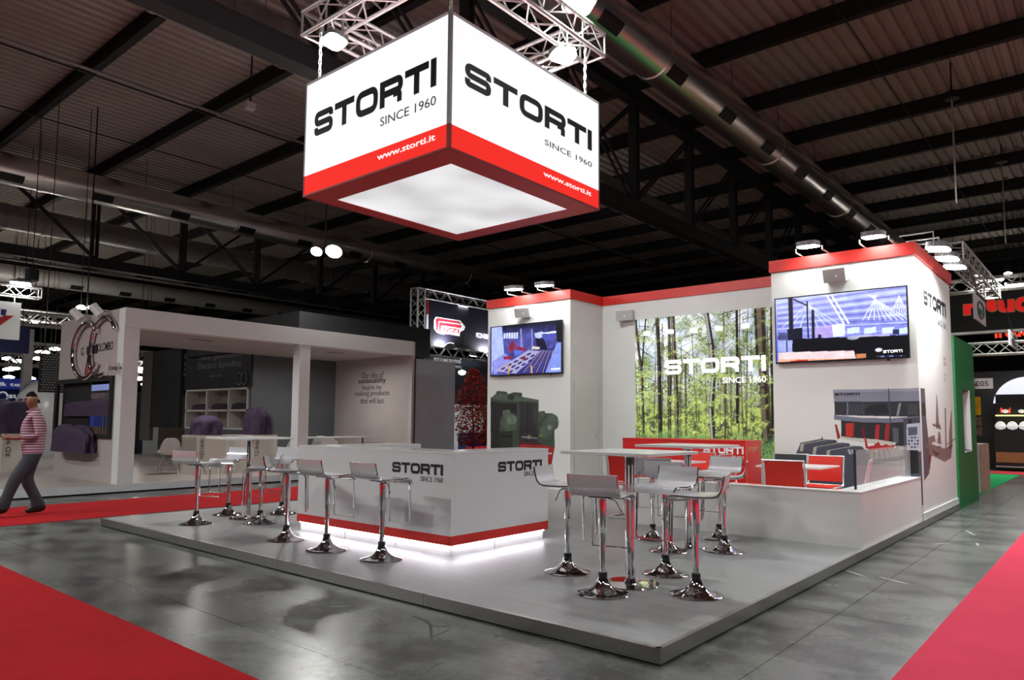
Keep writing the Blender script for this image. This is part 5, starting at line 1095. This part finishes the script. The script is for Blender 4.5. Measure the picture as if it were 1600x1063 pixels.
# hanging signs
ws = thing('hanging_sign', 'white hanging sign with a blue square and red tick at the left edge', 'sign', tuple(ony(15, 527, 21.0)), group=None); o2 = tuple(ws.location)
(a0, b0), (a1, b1) = A(ony(-40, 526, 21.0), 'Y'), A(ony(33.5, 474, 21.0), 'Y'); obj('panel', MB().box(a0, 21.0, b0, a1, 21.12, b1), mat('sign_panel_white', (.6, .6, .58), .5, emit=.12, ecol=(1, .98, .94), noise=.02), ws, off=o2)
def pw(pts): return [A(ony(x, y, 21.0), 'Y') for x, y in pts]
obj('emblem', MB().prism(pw([(1, 492), (1.5, 483), (10.5, 484), (8, 494.5)]), fY(21.0), 0, .01), BLUE, ws, off=o2); obj('emblem', MB().prism(pw([(-8, 498), (9, 493), (22, 493.5), (-3, 511), (-12, 508)]), fY(21.0), .0, .008), REDG, ws, off=o2)
tr = ony(30, 455, 21.0); box_truss('rigging_truss', 'white lattice truss carrying the sign with the red tick', (tr[0]-5, 21.06, tr[2]), (ony(64, 456, 21.0)[0], 21.06, tr[2]), group='far left rigging')
obj('hanger', MB().tube([(a1-.15, 21.06, b1), (a1-.15, 21.06, tr[2]-.15)], .02, 6), TRUSSM, ws, off=o2)
lp_ = ony(32, 443, 21.0); flood('floodlight on the truss above the sign with the red tick', tuple(lp_), (lp_[0]-.1, 20.6, 0), 60, .5, .3, arms=[([lp_+np.array([0, 0, .03]), (lp_[0], 21.06, tr[2]+.14)], .012)], group='far left lamps', lens=LENSW)
hoist = ony(50, 430, 21.0); o = obj('chain_hoist', MB().lathe([(.05, -.2), (.17, -.15), (.17, .15), (.05, .2)], 12), BLACK, smooth=40); o.location = tuple(hoist); tag(o, 'black chain hoist above the far left truss', 'hoist'); obj('chain', MB().tube([(0, 0, .2), (0, 0, 10-hoist[2])], .012, 5).tube([(0, 0, -.2), (0, 0, tr[2]-hoist[2])], .012, 5), STEEL, o)
nv = obj('hanging_banner', MB().box(0, 0, 0, 6.2, .08, 2.0), NAVY); (a0, b0) = A(ony(45, 553, 24.0), 'Y'); b1 = A(ony(45, 512, 24.0), 'Y')[1]; nv.location = (a0-6.2, 24, b0); nv.data.transform(Matrix.Diagonal((1, 1, (b1-b0)/2.0, 1))); tag(nv, 'dark blue hanging banner below the sign with the red tick', 'banner'); obj('cable', MB().tube([(6.0, .04, b1-b0), (6.0, .04, 10-b0)], .012, 5), STEEL, nv)
pl = ony(42, 570, 26.0); o = obj('lighting_pole', MB().box(-.13, -.13, 0, .13, .13, pl[2]+1.2), TRUSSM); o.location = (pl[0], 26.0, 0); tag(o, 'pale square pole of a distant stand at the far left', 'pole')
# dark perforated panel
(a0, b0), (a1, b1) = A(ony(60, 610, 19.5), 'Y'), A(ony(97, 556, 19.5), 'Y'); dp = thing('perforated_screen', 'dark hanging perforated screen left of the emblem wall', 'screen', (a0, 19.5, b0)); o2 = tuple(dp.location)
obj('frame', MB().box(a0, 19.5, b0-.05, a1+.5, 19.56, b1), BLACK, dp, off=o2); dm = MB()
for xx in (a0+.1, a1+.4): obj('cable', MB().tube([(xx, 19.53, b1), (xx, 19.53, 10.0)], .01, 4), STEEL, dp, off=o2)
for i in range(14):
    for j in range(14): xx = a0+.05+(a1-a0+.4)*(i+.5*(j % 2))/14; zz = b0+(b1-b0)*j/14; dm.box(xx, 19.485, zz, xx+.03, 19.5, zz+.03)
obj('studs', dm, mat('stud_grey', (.3, .29, .28), .4, .5, noise=.05), dp, off=o2)['kind'] = 'stuff'
# distant lamps
r = random.Random(11); far = [(12, 560), (29, 564), (63, 550), (69, 550), (86, 545), (36, 553), (60, 560), (13, 577), (47, 591), (14, 589), (13, 594), (218, 576), (226, 580), (217, 591), (230, 600), (53, 506), (22, 575), (78, 562)]
for k, (x, y) in enumerate(far):
    d = 32+3.5*r.random() if x < 200 else 30; p = CAM+ray(x, y)*d; t = thing('far_lamp', 'small distant lamp glowing above the far stands', 'lamp', tuple(p), group='lamps of the far stands')
    obj('lens', MB().lathe([(.02, -.10), (.22, -.06), (.24, 0), (.10, .06)], 12), LENSW, t, smooth=40); obj('rod', MB().tube([(0, 0, .05), (0, 0, 10-p[2])], .01, 4), STEEL, t)
for k, (y, x0, x1, z) in enumerate(((30.0, -6, 9, 5.2), (33.0, -6, 14, 4.3), (37.0, -6, 14, 6.2), (30.0, 2, 16, 3.6))):
    box_truss('rigging_truss', ['pale distant truss high above the far left stands', 'pale distant truss in the middle of the far left stands', 'highest distant truss at the far left', 'lowest distant truss seen between banner and emblem wall'][k], (x0, y, z), (x1, y, z), .45, .5, .05, .03, group='distant trusses')
o = obj('far_stand_wall', MB().box(-8, 44, 0, 30, 44.3, 3.0), mat('far_stand_grey', rgb(150, 130, 118), .7, noise=.4, nscale=.8)); tag(o, 'row of dim distant stand walls at the far left', 'wall')
# lit aisle objects seen through the portal left opening
p = ony(222, 660, 26); o = obj('display_tower', MB().box(-.5, -.3, 0, .45, .3, 2.3), mat('dark_blue_grey', rgb(44, 48, 66), .6, noise=.2)); o.location = (p[0], 26, 0); tag(o, 'dark tall display seen through the left opening of the portal', 'display')
p = ony(236, 660, 25); o = obj('white_partition', MB().box(-.25, -.05, 0, .25, .05, 2.5), OFFW); o.location = (p[0], 25, 0); tag(o, 'narrow white partition seen through the left opening of the portal', 'partition')
carpet('far red carpet patch seen under the shell chairs', -2, 24.6, 7, 26.5, CARPET)
# ================================================================== RIGHT SIDE: GREEN BOOTH AND BLACK BOOTH
gw = thing('green_wall', 'tall green booth wall with a slim white showcase, right of the tower', 'wall', (10.06, .0, 0)); o2 = tuple(gw.location)
nx0, nz1 = A(ony(1500, 607, 0), 'Y'); nx1, nz0 = A(ony(1518, 703, 0), 'Y'); ztop = 2.86
for q in ((10.06, .0, 0, nx0+.25, .25, ztop), (nx1, .0, 0, 12.1, .25, ztop), (nx0+.25, .0, 0, nx1, .25, nz0), (nx0+.25, .0, nz1, nx1, .25, ztop), (10.06, .25, 0, 12.1, 3.0, ztop)): obj('panel', MB().box(*q), GREENW, gw, off=o2)
nm = obj('showcase', MB().box(nx0+.25, .2, nz0, nx1, .24, nz1), mat('showcase_back', (.5, .5, .5), .5, emit=.25, noise=.1), gw, off=o2)
for k in range(3): z = nz0+.12+(nz1-nz0)*k/3; obj('leaflet', MB().box(nx0+.35, .17, z, nx1-.12, .19, z+.36), [GREYV, WOOD, DGREY][k], nm, off=o2)
obj('frame_edge', MB().box(nx1-.03, -.01, nz0, nx1, .2, nz1).box(nx0+.25, -.01, nz0-.03, nx1, .2, nz0), WHITE2, gw, off=o2)
# booth number E05
e0, e1 = onx(1521, 608, 12.6), onx(1551, 591, 12.6)
ns = thing('number_sign', 'small white sign reading E05 beside the green wall', 'sign', (12.6, (e0[1]+e1[1])/2, e0[2]), group='booth number signs'); o2 = tuple(ns.location)
obj('plate', MB().box(12.6, e1[1], e0[2], 12.62, e0[1], e1[2]), WHITE, ns, off=o2); text('E05', -e0[1]+.05, -e1[1]-.07, e0[2]+.05, e1[2]-.05, 'X', 12.6, BLACKV, ns, off=o2, bold=.01); obj('bracket', MB().box(12.1, e0[1]-.06, e0[2]+.08, 12.6, e0[1]-.02, e0[2]+.12), GREYV, ns, off=o2)
carpet('green carpet beside the green wall', 12.1, .12, 20.6, 5.0, GREENC); carpet('bright red carpet strip in front of the black booth', 20.9, -6, 22.3, 6, mat('bright_red_carpet', rgb(220, 60, 66), .9, noise=.05))
pd = onz(1540, 768, 0); o = thing('brochure_stand', 'white pedestal with brochure rack behind the green wall', 'stand', (13.9, .45, 0)); o2 = tuple(o.location)
obj('pedestal', MB().box(13.6, .16, 0, 14.9, .62, .98), WHITE, o, off=o2); obj('pedestal_side', MB().box(13.62, .14, 0, 14.88, .16, .98), mat('beige_print', rgb(170, 140, 120), .6, noise=.3, nscale=6), o, off=o2)
obj('rack_back', MB().box(14.1, .30, .98, 14.2, .80, 2.05), WHITE2, o, off=o2); obj('rack_pole', MB().tube([(14.05, .28, .98), (14.05, .28, 2.0)], .02, 6), CHROME, o, off=o2)
for k, (z0, z1, m_) in enumerate(((1.58, 1.96, mat('yellow_print', rgb(226, 168, 20), .5, noise=.3, nscale=6)), (1.36, 1.54, mat('brown_print', rgb(120, 92, 80), .5, noise=.4, nscale=8)), (1.16, 1.33, MATS['brown_print']))): obj('brochure', MB().box(14.02, .16, z0, 14.09, .48, z1), m_, o, off=o2)
obj('box', MB().box(13.65, .22, .98, 13.9, .6, 1.02), WOOD, o, off=o2)
# black booth with red letters
FX_ = 22.6
fb = thing('exhibition_booth', 'black booth with large red letters and round screen at the far right', 'booth', (FX_, .5, 0)); o2 = tuple(fb.location)
obj('high_wall', MB().box(FX_+1.2, -9, 0, FX_+1.4, 9, 3.1), mat('charcoal_wall', rgb(48, 46, 46), .6, noise=.1), fb, off=o2)
bz0, bz1 = onx(1520, 506, FX_)[2]-.25, onx(1560, 449, FX_)[2]
obj('name_banner', MB().box(FX_, -9, bz0, FX_+.2, 6.5, bz1), BLACK, fb, off=o2); obj('banner_edge', MB().box(FX_-.02, -9, bz0-.08, FX_+.22, 6.5, bz0), TRUSSM, fb, off=o2)
for x, zz in ((6.3, 0), (-8.8, 0)): obj('post', MB().box(FX_, x-.1, 0, FX_+.2, x+.1, bz0), BLACK, fb, off=o2)
FRED = mat('lit_red_letter', rgb(200, 24, 20), .5, emit=.5, ecol=rgb(214, 30, 24), noise=.02); FGOLD = mat('letter_edge', rgb(190, 120, 80), .5, emit=.1, noise=.02)
for s_, x0, x1, yb, yt, in (('e', 1541.5, 1558, 488, 468), ('u', 1560, 1585, 489, 470), ('d', 1586, 1612, 488, 456), ('r', 1506, 1532, 493, 476), ('f', 1440, 1470, 495, 460)):
    (a0, b0), (a1, b1), (a2, b2) = [A(onx(x, y, FX_), 'X') for x, y in ((x0, yb), (x1, yb), (x0, yt))]
    text(s_, a0-.02, a1+.02, b0-.02, b2+.02, 'X', FX_, FGOLD, fb, off=o2, depth=.01, bold=.06); text(s_, a0+.01, a1-.01, b0+.01, b2-.01, 'X', FX_-.012, FRED, fb, off=o2, depth=.01, bold=.05)
(a0, b0), (a1, b1), (a2, b2) = [A(onx(x, y, FX_+1.2), 'X') for x, y in ((1553, 529), (1610, 533), (1553, 510))]; text('freud', a0, a1, b0, b2, 'X', FX_+1.2, mat('glow_red', rgb(240, 70, 50), .5, emit=.9, noise=.02), fb, off=o2, bold=.04)
# round lit screen
cc = onx(1606, 634, FX_+1.0); rr = abs(onx(1552, 628, FX_+1.0)[1]-cc[1]); cv2 = MB(); pts_ = [(-cc[1]+rr*math.cos(R_(a)), cc[2]+rr*1.0*math.sin(R_(a))) for a in range(5, 176, 5)]
obj('round_screen', cv2.prism(pts_, fX(FX_+1.0), 0, .05), mat('round_glow', (.8, .82, .9), .4, emit=.75, ecol=(.78, .80, .95), noise=.15, nscale=.8), fb, off=o2)
# display bench
def q26(x, y): return onx(x, y, FX_)
z_t = q26(1575, 672)[2]; z_w1 = q26(1575, 707)[2]; z_w0 = q26(1575, 723)[2]; yl = q26(1554, 700)[1]
db = thing('display_bench', 'black display bench with oak panel and bright goods in the black booth', 'bench', (FX_, yl-2, 0)); o2 = tuple(db.location)
obj('body', MB().box(FX_, yl-5, 0.05, FX_+.9, yl, z_t), BLACK, db, off=o2); obj('oak_panel', MB().box(FX_-.02, yl-5, z_w0, FX_, yl-.03, z_w1), WOOD, db, off=o2); obj('kick_rail', MB().box(FX_-.03, yl-5, z_w0-.14, FX_-.01, yl-.02, z_w0-.11), TRUSSM, db, off=o2)
r = random.Random(4); gl = MB()
for k in range(16):
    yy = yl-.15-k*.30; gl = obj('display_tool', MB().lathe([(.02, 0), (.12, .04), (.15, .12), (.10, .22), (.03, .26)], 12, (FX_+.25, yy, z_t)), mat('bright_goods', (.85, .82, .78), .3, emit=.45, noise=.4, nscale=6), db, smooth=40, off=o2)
obj('light_shelf', MB().box(FX_+.5, yl-5, z_t+.42, FX_+.7, yl, z_t+.46), mat('yellow_light', (1, .9, .4), .5, emit=.8), db, off=o2); obj('back_board', MB().box(FX_+.7, yl-5, z_t, FX_+.75, yl, z_t+1.1), BLACK, db, off=o2)
a0 = A(onx(1563, 643, FX_+.7), 'X'); a1 = A(onx(1579, 643, FX_+.7), 'X'); text('freud', a0[0], a1[0], a0[1]-.05, a0[1]+.12, 'X', FX_+.7, MATS['glow_red'], db, off=o2, bold=.04)
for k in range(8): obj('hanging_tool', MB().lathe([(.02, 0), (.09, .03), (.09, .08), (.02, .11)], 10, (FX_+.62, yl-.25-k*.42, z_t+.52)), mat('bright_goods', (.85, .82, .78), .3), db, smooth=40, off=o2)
# rigging above the right aisle
tz = onx(1560, 443, 20.0)[2]; box_truss('rigging_truss', 'white lattice truss with lamps in front of the red letters', (20.0, -8, tz), (20.0, onx(1478, 447, 20.0)[1], tz), .34, .36, .03, .014, group='right aisle rigging')
tz2 = onx(1500, 551, 24.0)[2]; box_truss('rigging_truss', 'pale truss low above the green wall', (21.5, -1.2, tz2-.15), (21.5, 5.5, tz2-.15), .34, .36, .03, .014, group='right aisle rigging')
q_ = ony(1500, 470, .55); box_truss('rigging_truss', 'dim truss running down the aisle with small hanging signs', (13.5, .45, 5.0), (19.6, .45, 5.0), .34, .36, .03, .014, group='right aisle rigging')
for k, (x, y, w_, h_) in enumerate(((1546, 439, .7, .22), (1594, 445, .7, .22))):
    p = onx(x, y, 19.7); flood('floodlight on the white truss in front of the red letters, %s one' % ('left', 'right')[k], tuple(p), (p[0]-.5, p[1], 0), 60, w_, h_, arms=[([p+np.array([0, 0, .03]), (20.0, p[1], tz+.1)], .012)], group='right aisle lamps', lens=LENSW)
for k, (x, y) in enumerate(((1527, 431), (1575, 427), (1573, 493), (1582, 502), (1492, 462), (1521, 484), (1598, 516))):
    p = CAM+ray(x, y)*(27 if k > 1 else 34); t = thing('far_lamp', 'small lamp glowing in the dark above the right-hand stands', 'lamp', tuple(p), group='lamps above the right-hand stands'); obj('lens', MB().lathe([(.02, -.08), (.16, -.05), (.17, 0), (.08, .05)], 12), LENSW, t, smooth=40); obj('rod', MB().tube([(0, 0, .05), (0, 0, 10-p[2])], .01, 4), STEEL, t)
for k, (xa, xb, ya, yb) in enumerate(((1522, 1541, 457, 515), (1577, 1591, 515, 549))):
    Yp = .15; p0, p1 = ony(xa, ya, Yp), ony(xb, yb, Yp); zt2, zb2 = p0[2], ony(xa, ya+(yb-ya)*.68, Yp)[2]
    t = thing('hanging_sign', ('small grey hanging sign with a dark oval motif under the aisle truss', 'small bright hanging sign at the end of the aisle truss')[k], 'sign', (p0[0], Yp, zb2)); o2 = tuple(t.location)
    obj('panel', MB().box(p0[0], Yp, zb2, p1[0], Yp+.03, zt2), [mat('grey_sign', rgb(196, 190, 194), .5, noise=.03), WHITE][k], t, off=o2)
    cx_, cz_ = (p0[0]+p1[0])/2, (zb2+zt2)/2; w2, h2 = (p1[0]-p0[0])*.28, (zt2-zb2)*.32
    obj('motif', MB().tube([(cx_+w2*math.cos(a), Yp-.005, cz_+h2*math.sin(a)) for a in [i*.35 for i in range(18)]], .025, 5, closed=True), DGREY, t, off=o2); obj('motif', MB().prism([(cx_-w2*.8, cz_-h2*.5), (cx_+w2*.8, cz_-h2*.5), (cx_+w2*.5, cz_+h2*.2), (cx_-w2*.5, cz_+h2*.1)], fY(Yp), 0, .008), GREENW if k == 0 else DGREY, t, off=o2)
    obj('cable', MB().tube([((p0[0]+p1[0])/2, Yp+.015, zt2), ((p0[0]+p1[0])/2, Yp+.2, 5.0)], .01, 4), STEEL, t, off=o2)
# chain hoists under the roof at the right
for lb, x, y, d in (('chain hoist with pale chains hanging under the roof at the upper right', 1487, 150, 17.0), ('small hoist hanging near the right edge of the roof', 1565, 250, 22.0)):
    p = CAM+ray(x, y)*d; t = thing('chain_hoist', lb, 'hoist', tuple(p), group='chain hoists'); obj('wheel', MB().lathe([(.05, -.09), (.16, -.08), (.16, .08), (.05, .09)], 16), BLACK, t, smooth=40); obj('hook_cable', MB().tube([(0, 0, 0), (0, 0, 9.98-p[2])], .02, 5), STEEL, t)
    for s in (-.06, .06): obj('chain', MB().tube([(s, 0, 0), (s, 0, -2.6)], .012, 5), TRUSSM, t)
p = CAM+ray(391, 166)*15.5; t = thing('security_camera', 'pale camera box hanging under the roof pipes, upper left', 'camera', tuple(p)); obj('box', MB().box(-.10, -.07, -.07, .10, .07, .07), OFFW, t); obj('bracket', MB().tube([(0, 0, .07), (0, 0, 10.0-p[2])], .02, 5), STEEL, t)
# ================================================================== THE WALKING MAN
def person():
    J = []; E = []; RAD = []
    def j(p, r, par=None):
        J.append(p); RAD.append(r if isinstance(r, tuple) else (r, r)); i = len(J)-1
        if par is not None: E.append((par, i))
        return i
    pel = j((0, 0, .94), (.145, .175)); ab = j((.01, 0, 1.07), (.145, .17), pel); chs = j((.01, 0, 1.26), (.135, .18), ab); up = j((.0, 0, 1.39), (.10, .15), chs); nk = j((.015, 0, 1.475), .058, up); n2 = j((.03, 0, 1.53), .058, nk)
    h1 = j((.055, 0, 1.575), (.092, .078), n2); h2 = j((.045, 0, 1.635), (.112, .092), h1); h3 = j((.035, 0, 1.695), (.092, .078), h2)
    for s, kn, an, to in ((1, (.20, .10, .53), (.33, .10, .13), (.47, .10, .07)), (-1, (.06, -.10, .50), (-.14, -.10, .10), (.02, -.10, .045))):
        hp = j((.0, s*.10, .84), .115, pel); k = j(kn, .088, hp); a = j(an, .066, k); hl = j((an[0]-.06, an[1], an[2]-.05), .045, a); t = j((to[0]+.03, to[1], to[2]), .042, a)
    for s in (1, -1):
        sh = j((-.01, s*.165, 1.395), .068, up); el = j((-.03, s*.235, 1.12), .050, sh); wr = j((.24, s*.13, 1.09), .033, el); pa = j((.32, s*.09, 1.095), (.036, .02), wr)
        for k, (dx, dy, dz, l) in enumerate(((.05, -.028*s, .03, 1), (.06, -.02*s, .012, 1), (.058, -.02*s, -.008, 1), (.045, -.02*s, -.026, 1))):
            f1 = j((.32+dx*.7, s*.085+dy*.2, 1.095+dz), .010, pa); j((.32+dx, s*.085+dy*1.6, 1.095+dz*.9), .008, f1)
        th = j((.315, s*.055, 1.125), .011, pa); j((.345, s*.035, 1.135), .009, th)
    me = bpy.data.meshes.new('body'); me.from_pydata(J, E, []); o = bpy.data.objects.new('body', me); C.objects.link(o)
    sk_ = o.modifiers.new('skin', 'SKIN'); sk_.use_smooth_shade = True
    for v_, r_ in zip(me.skin_vertices[0].data, RAD): v_.radius = r_; v_.use_root = False
    me.skin_vertices[0].data[0].use_root = True
    o.modifiers.new('sub', 'SUBSURF').levels = 3
    bpy.context.view_layer.update(); dg = bpy.context.evaluated_depsgraph_get(); m2 = bpy.data.meshes.new_from_object(o.evaluated_get(dg)); bpy.data.objects.remove(o)
    sk = mat('skin', rgb(128, 86, 70), .5, noise=.06); shm = mat('striped_shirt', rgb(150, 92, 104), .8); tr_ = mat('dark_jeans', rgb(44, 46, 54), .8, noise=.2, nscale=10); so = mat('black_shoes', rgb(22, 22, 24), .5, noise=.1)
    nt = shm.node_tree; N = nt.nodes; wv = N.new('ShaderNodeTexWave'); wv.wave_type = 'BANDS'; wv.bands_direction = 'Z'; wv.inputs['Scale'].default_value = 8.5; wv.inputs['Distortion'].default_value = .6; tc = N.new('ShaderNodeTexCoord'); cr = N.new('ShaderNodeValToRGB'); cr.color_ramp.elements[0].position = .66; cr.color_ramp.elements[1].position = .78; cr.color_ramp.elements[0].color = (*rgb(118, 70, 86), 1); cr.color_ramp.elements[1].color = (*rgb(186, 160, 174), 1)
    nt.links.new(tc.outputs['Object'], wv.inputs['Vector']); nt.links.new(wv.outputs['Fac'], cr.inputs['Fac']); nt.links.new(cr.outputs['Color'], N['Principled BSDF'].inputs['Base Color'])
    bm_ = bmesh.new(); bm_.from_mesh(m2)
    for zz in (.87, 1.49, .115): bmesh.ops.bisect_plane(bm_, geom=bm_.verts[:]+bm_.edges[:]+bm_.faces[:], plane_co=(0, 0, zz), plane_no=(0, 0, 1))
    bm_.to_mesh(m2); bm_.free()
    m2.materials.clear()
    for m_ in (shm, sk, tr_, so): m2.materials.append(m_)
    for p_ in m2.polygons:
        c = p_.center; p_.use_smooth = True
        if c.z > 1.49: i = 1
        elif c.x > .165 and c.z > 1.0 and c.z < 1.2 and abs(c.y) < .22: i = 1
        elif c.z > .87: i = 0
        elif c.z > .115: i = 2
        else: i = 3
        p_.material_index = i
    t = thing('person', 'man in a striped shirt and dark jeans walking left, looking at his phone', 'person', (0, 0, 0))
    b = obj('body', m2, None, t)
    hair = MB()
    rows = []
    for i in range(9):
        th = R_(90*i/8); rows.append([(.044+.088*math.cos(th)*math.cos(R_(a))-.010*(1 if math.cos(R_(a)) > .3 else 0), .080*math.cos(th)*math.sin(R_(a)), 1.668+.078*math.sin(th)-.07*max(0, -math.cos(R_(a))+.25)*math.cos(th)) for a in range(0, 361, 24)])
    hair.sheet(rows, .012); obj('hair', hair, mat('black_hair', (.006, .005, .005), .9, spec=.1, noise=.3, nscale=30), b, smooth=60)
    obj('nose', MB().lathe([(.016, 0), (.011, .025), (.005, .045)], 8, (.142, 0, 1.60)), sk, b, smooth=60)
    for s in (-1, 1): obj('eye', MB().lathe([(.004, -.009), (.011, 0), (.004, .009)], 8, (.130, s*.032, 1.64)), so, b, smooth=60); obj('ear', MB().lathe([(.006, -.03), (.016, 0), (.006, .03)], 8, (.035, s*.082, 1.625)), sk, b, smooth=60)
    obj('mouth', MB().box(.120, -.022, 1.566, .132, .022, 1.572), mat('lips', rgb(120, 66, 60), .5, noise=.05), b)
    obj('collar', MB().tube([(.02+.075*math.cos(R_(a)), .075*math.sin(R_(a)), 1.475+.02*math.cos(R_(a)+3.14)) for a in range(0, 360, 24)], .018, 6, closed=True), shm, b, smooth=60)
    return t
man = person(); P_ = onz(46, 806, 0); man.location = (P_[0], P_[1], .006); man.rotation_euler.z = R_(170)
ph = obj('phone', MB().box(-.035, -.005, -.07, .035, .005, .07), BLACK); d_ = Matrix.Rotation(R_(170), 4, 'Z') @ Vector((.365, 0, 1.105)); ph.location = (P_[0]+d_.x, P_[1]+d_.y, d_.z); ph.rotation_euler = (R_(-60), 0, R_(170-90)); tag(ph, 'dark phone held in the hands of the walking man', 'phone')
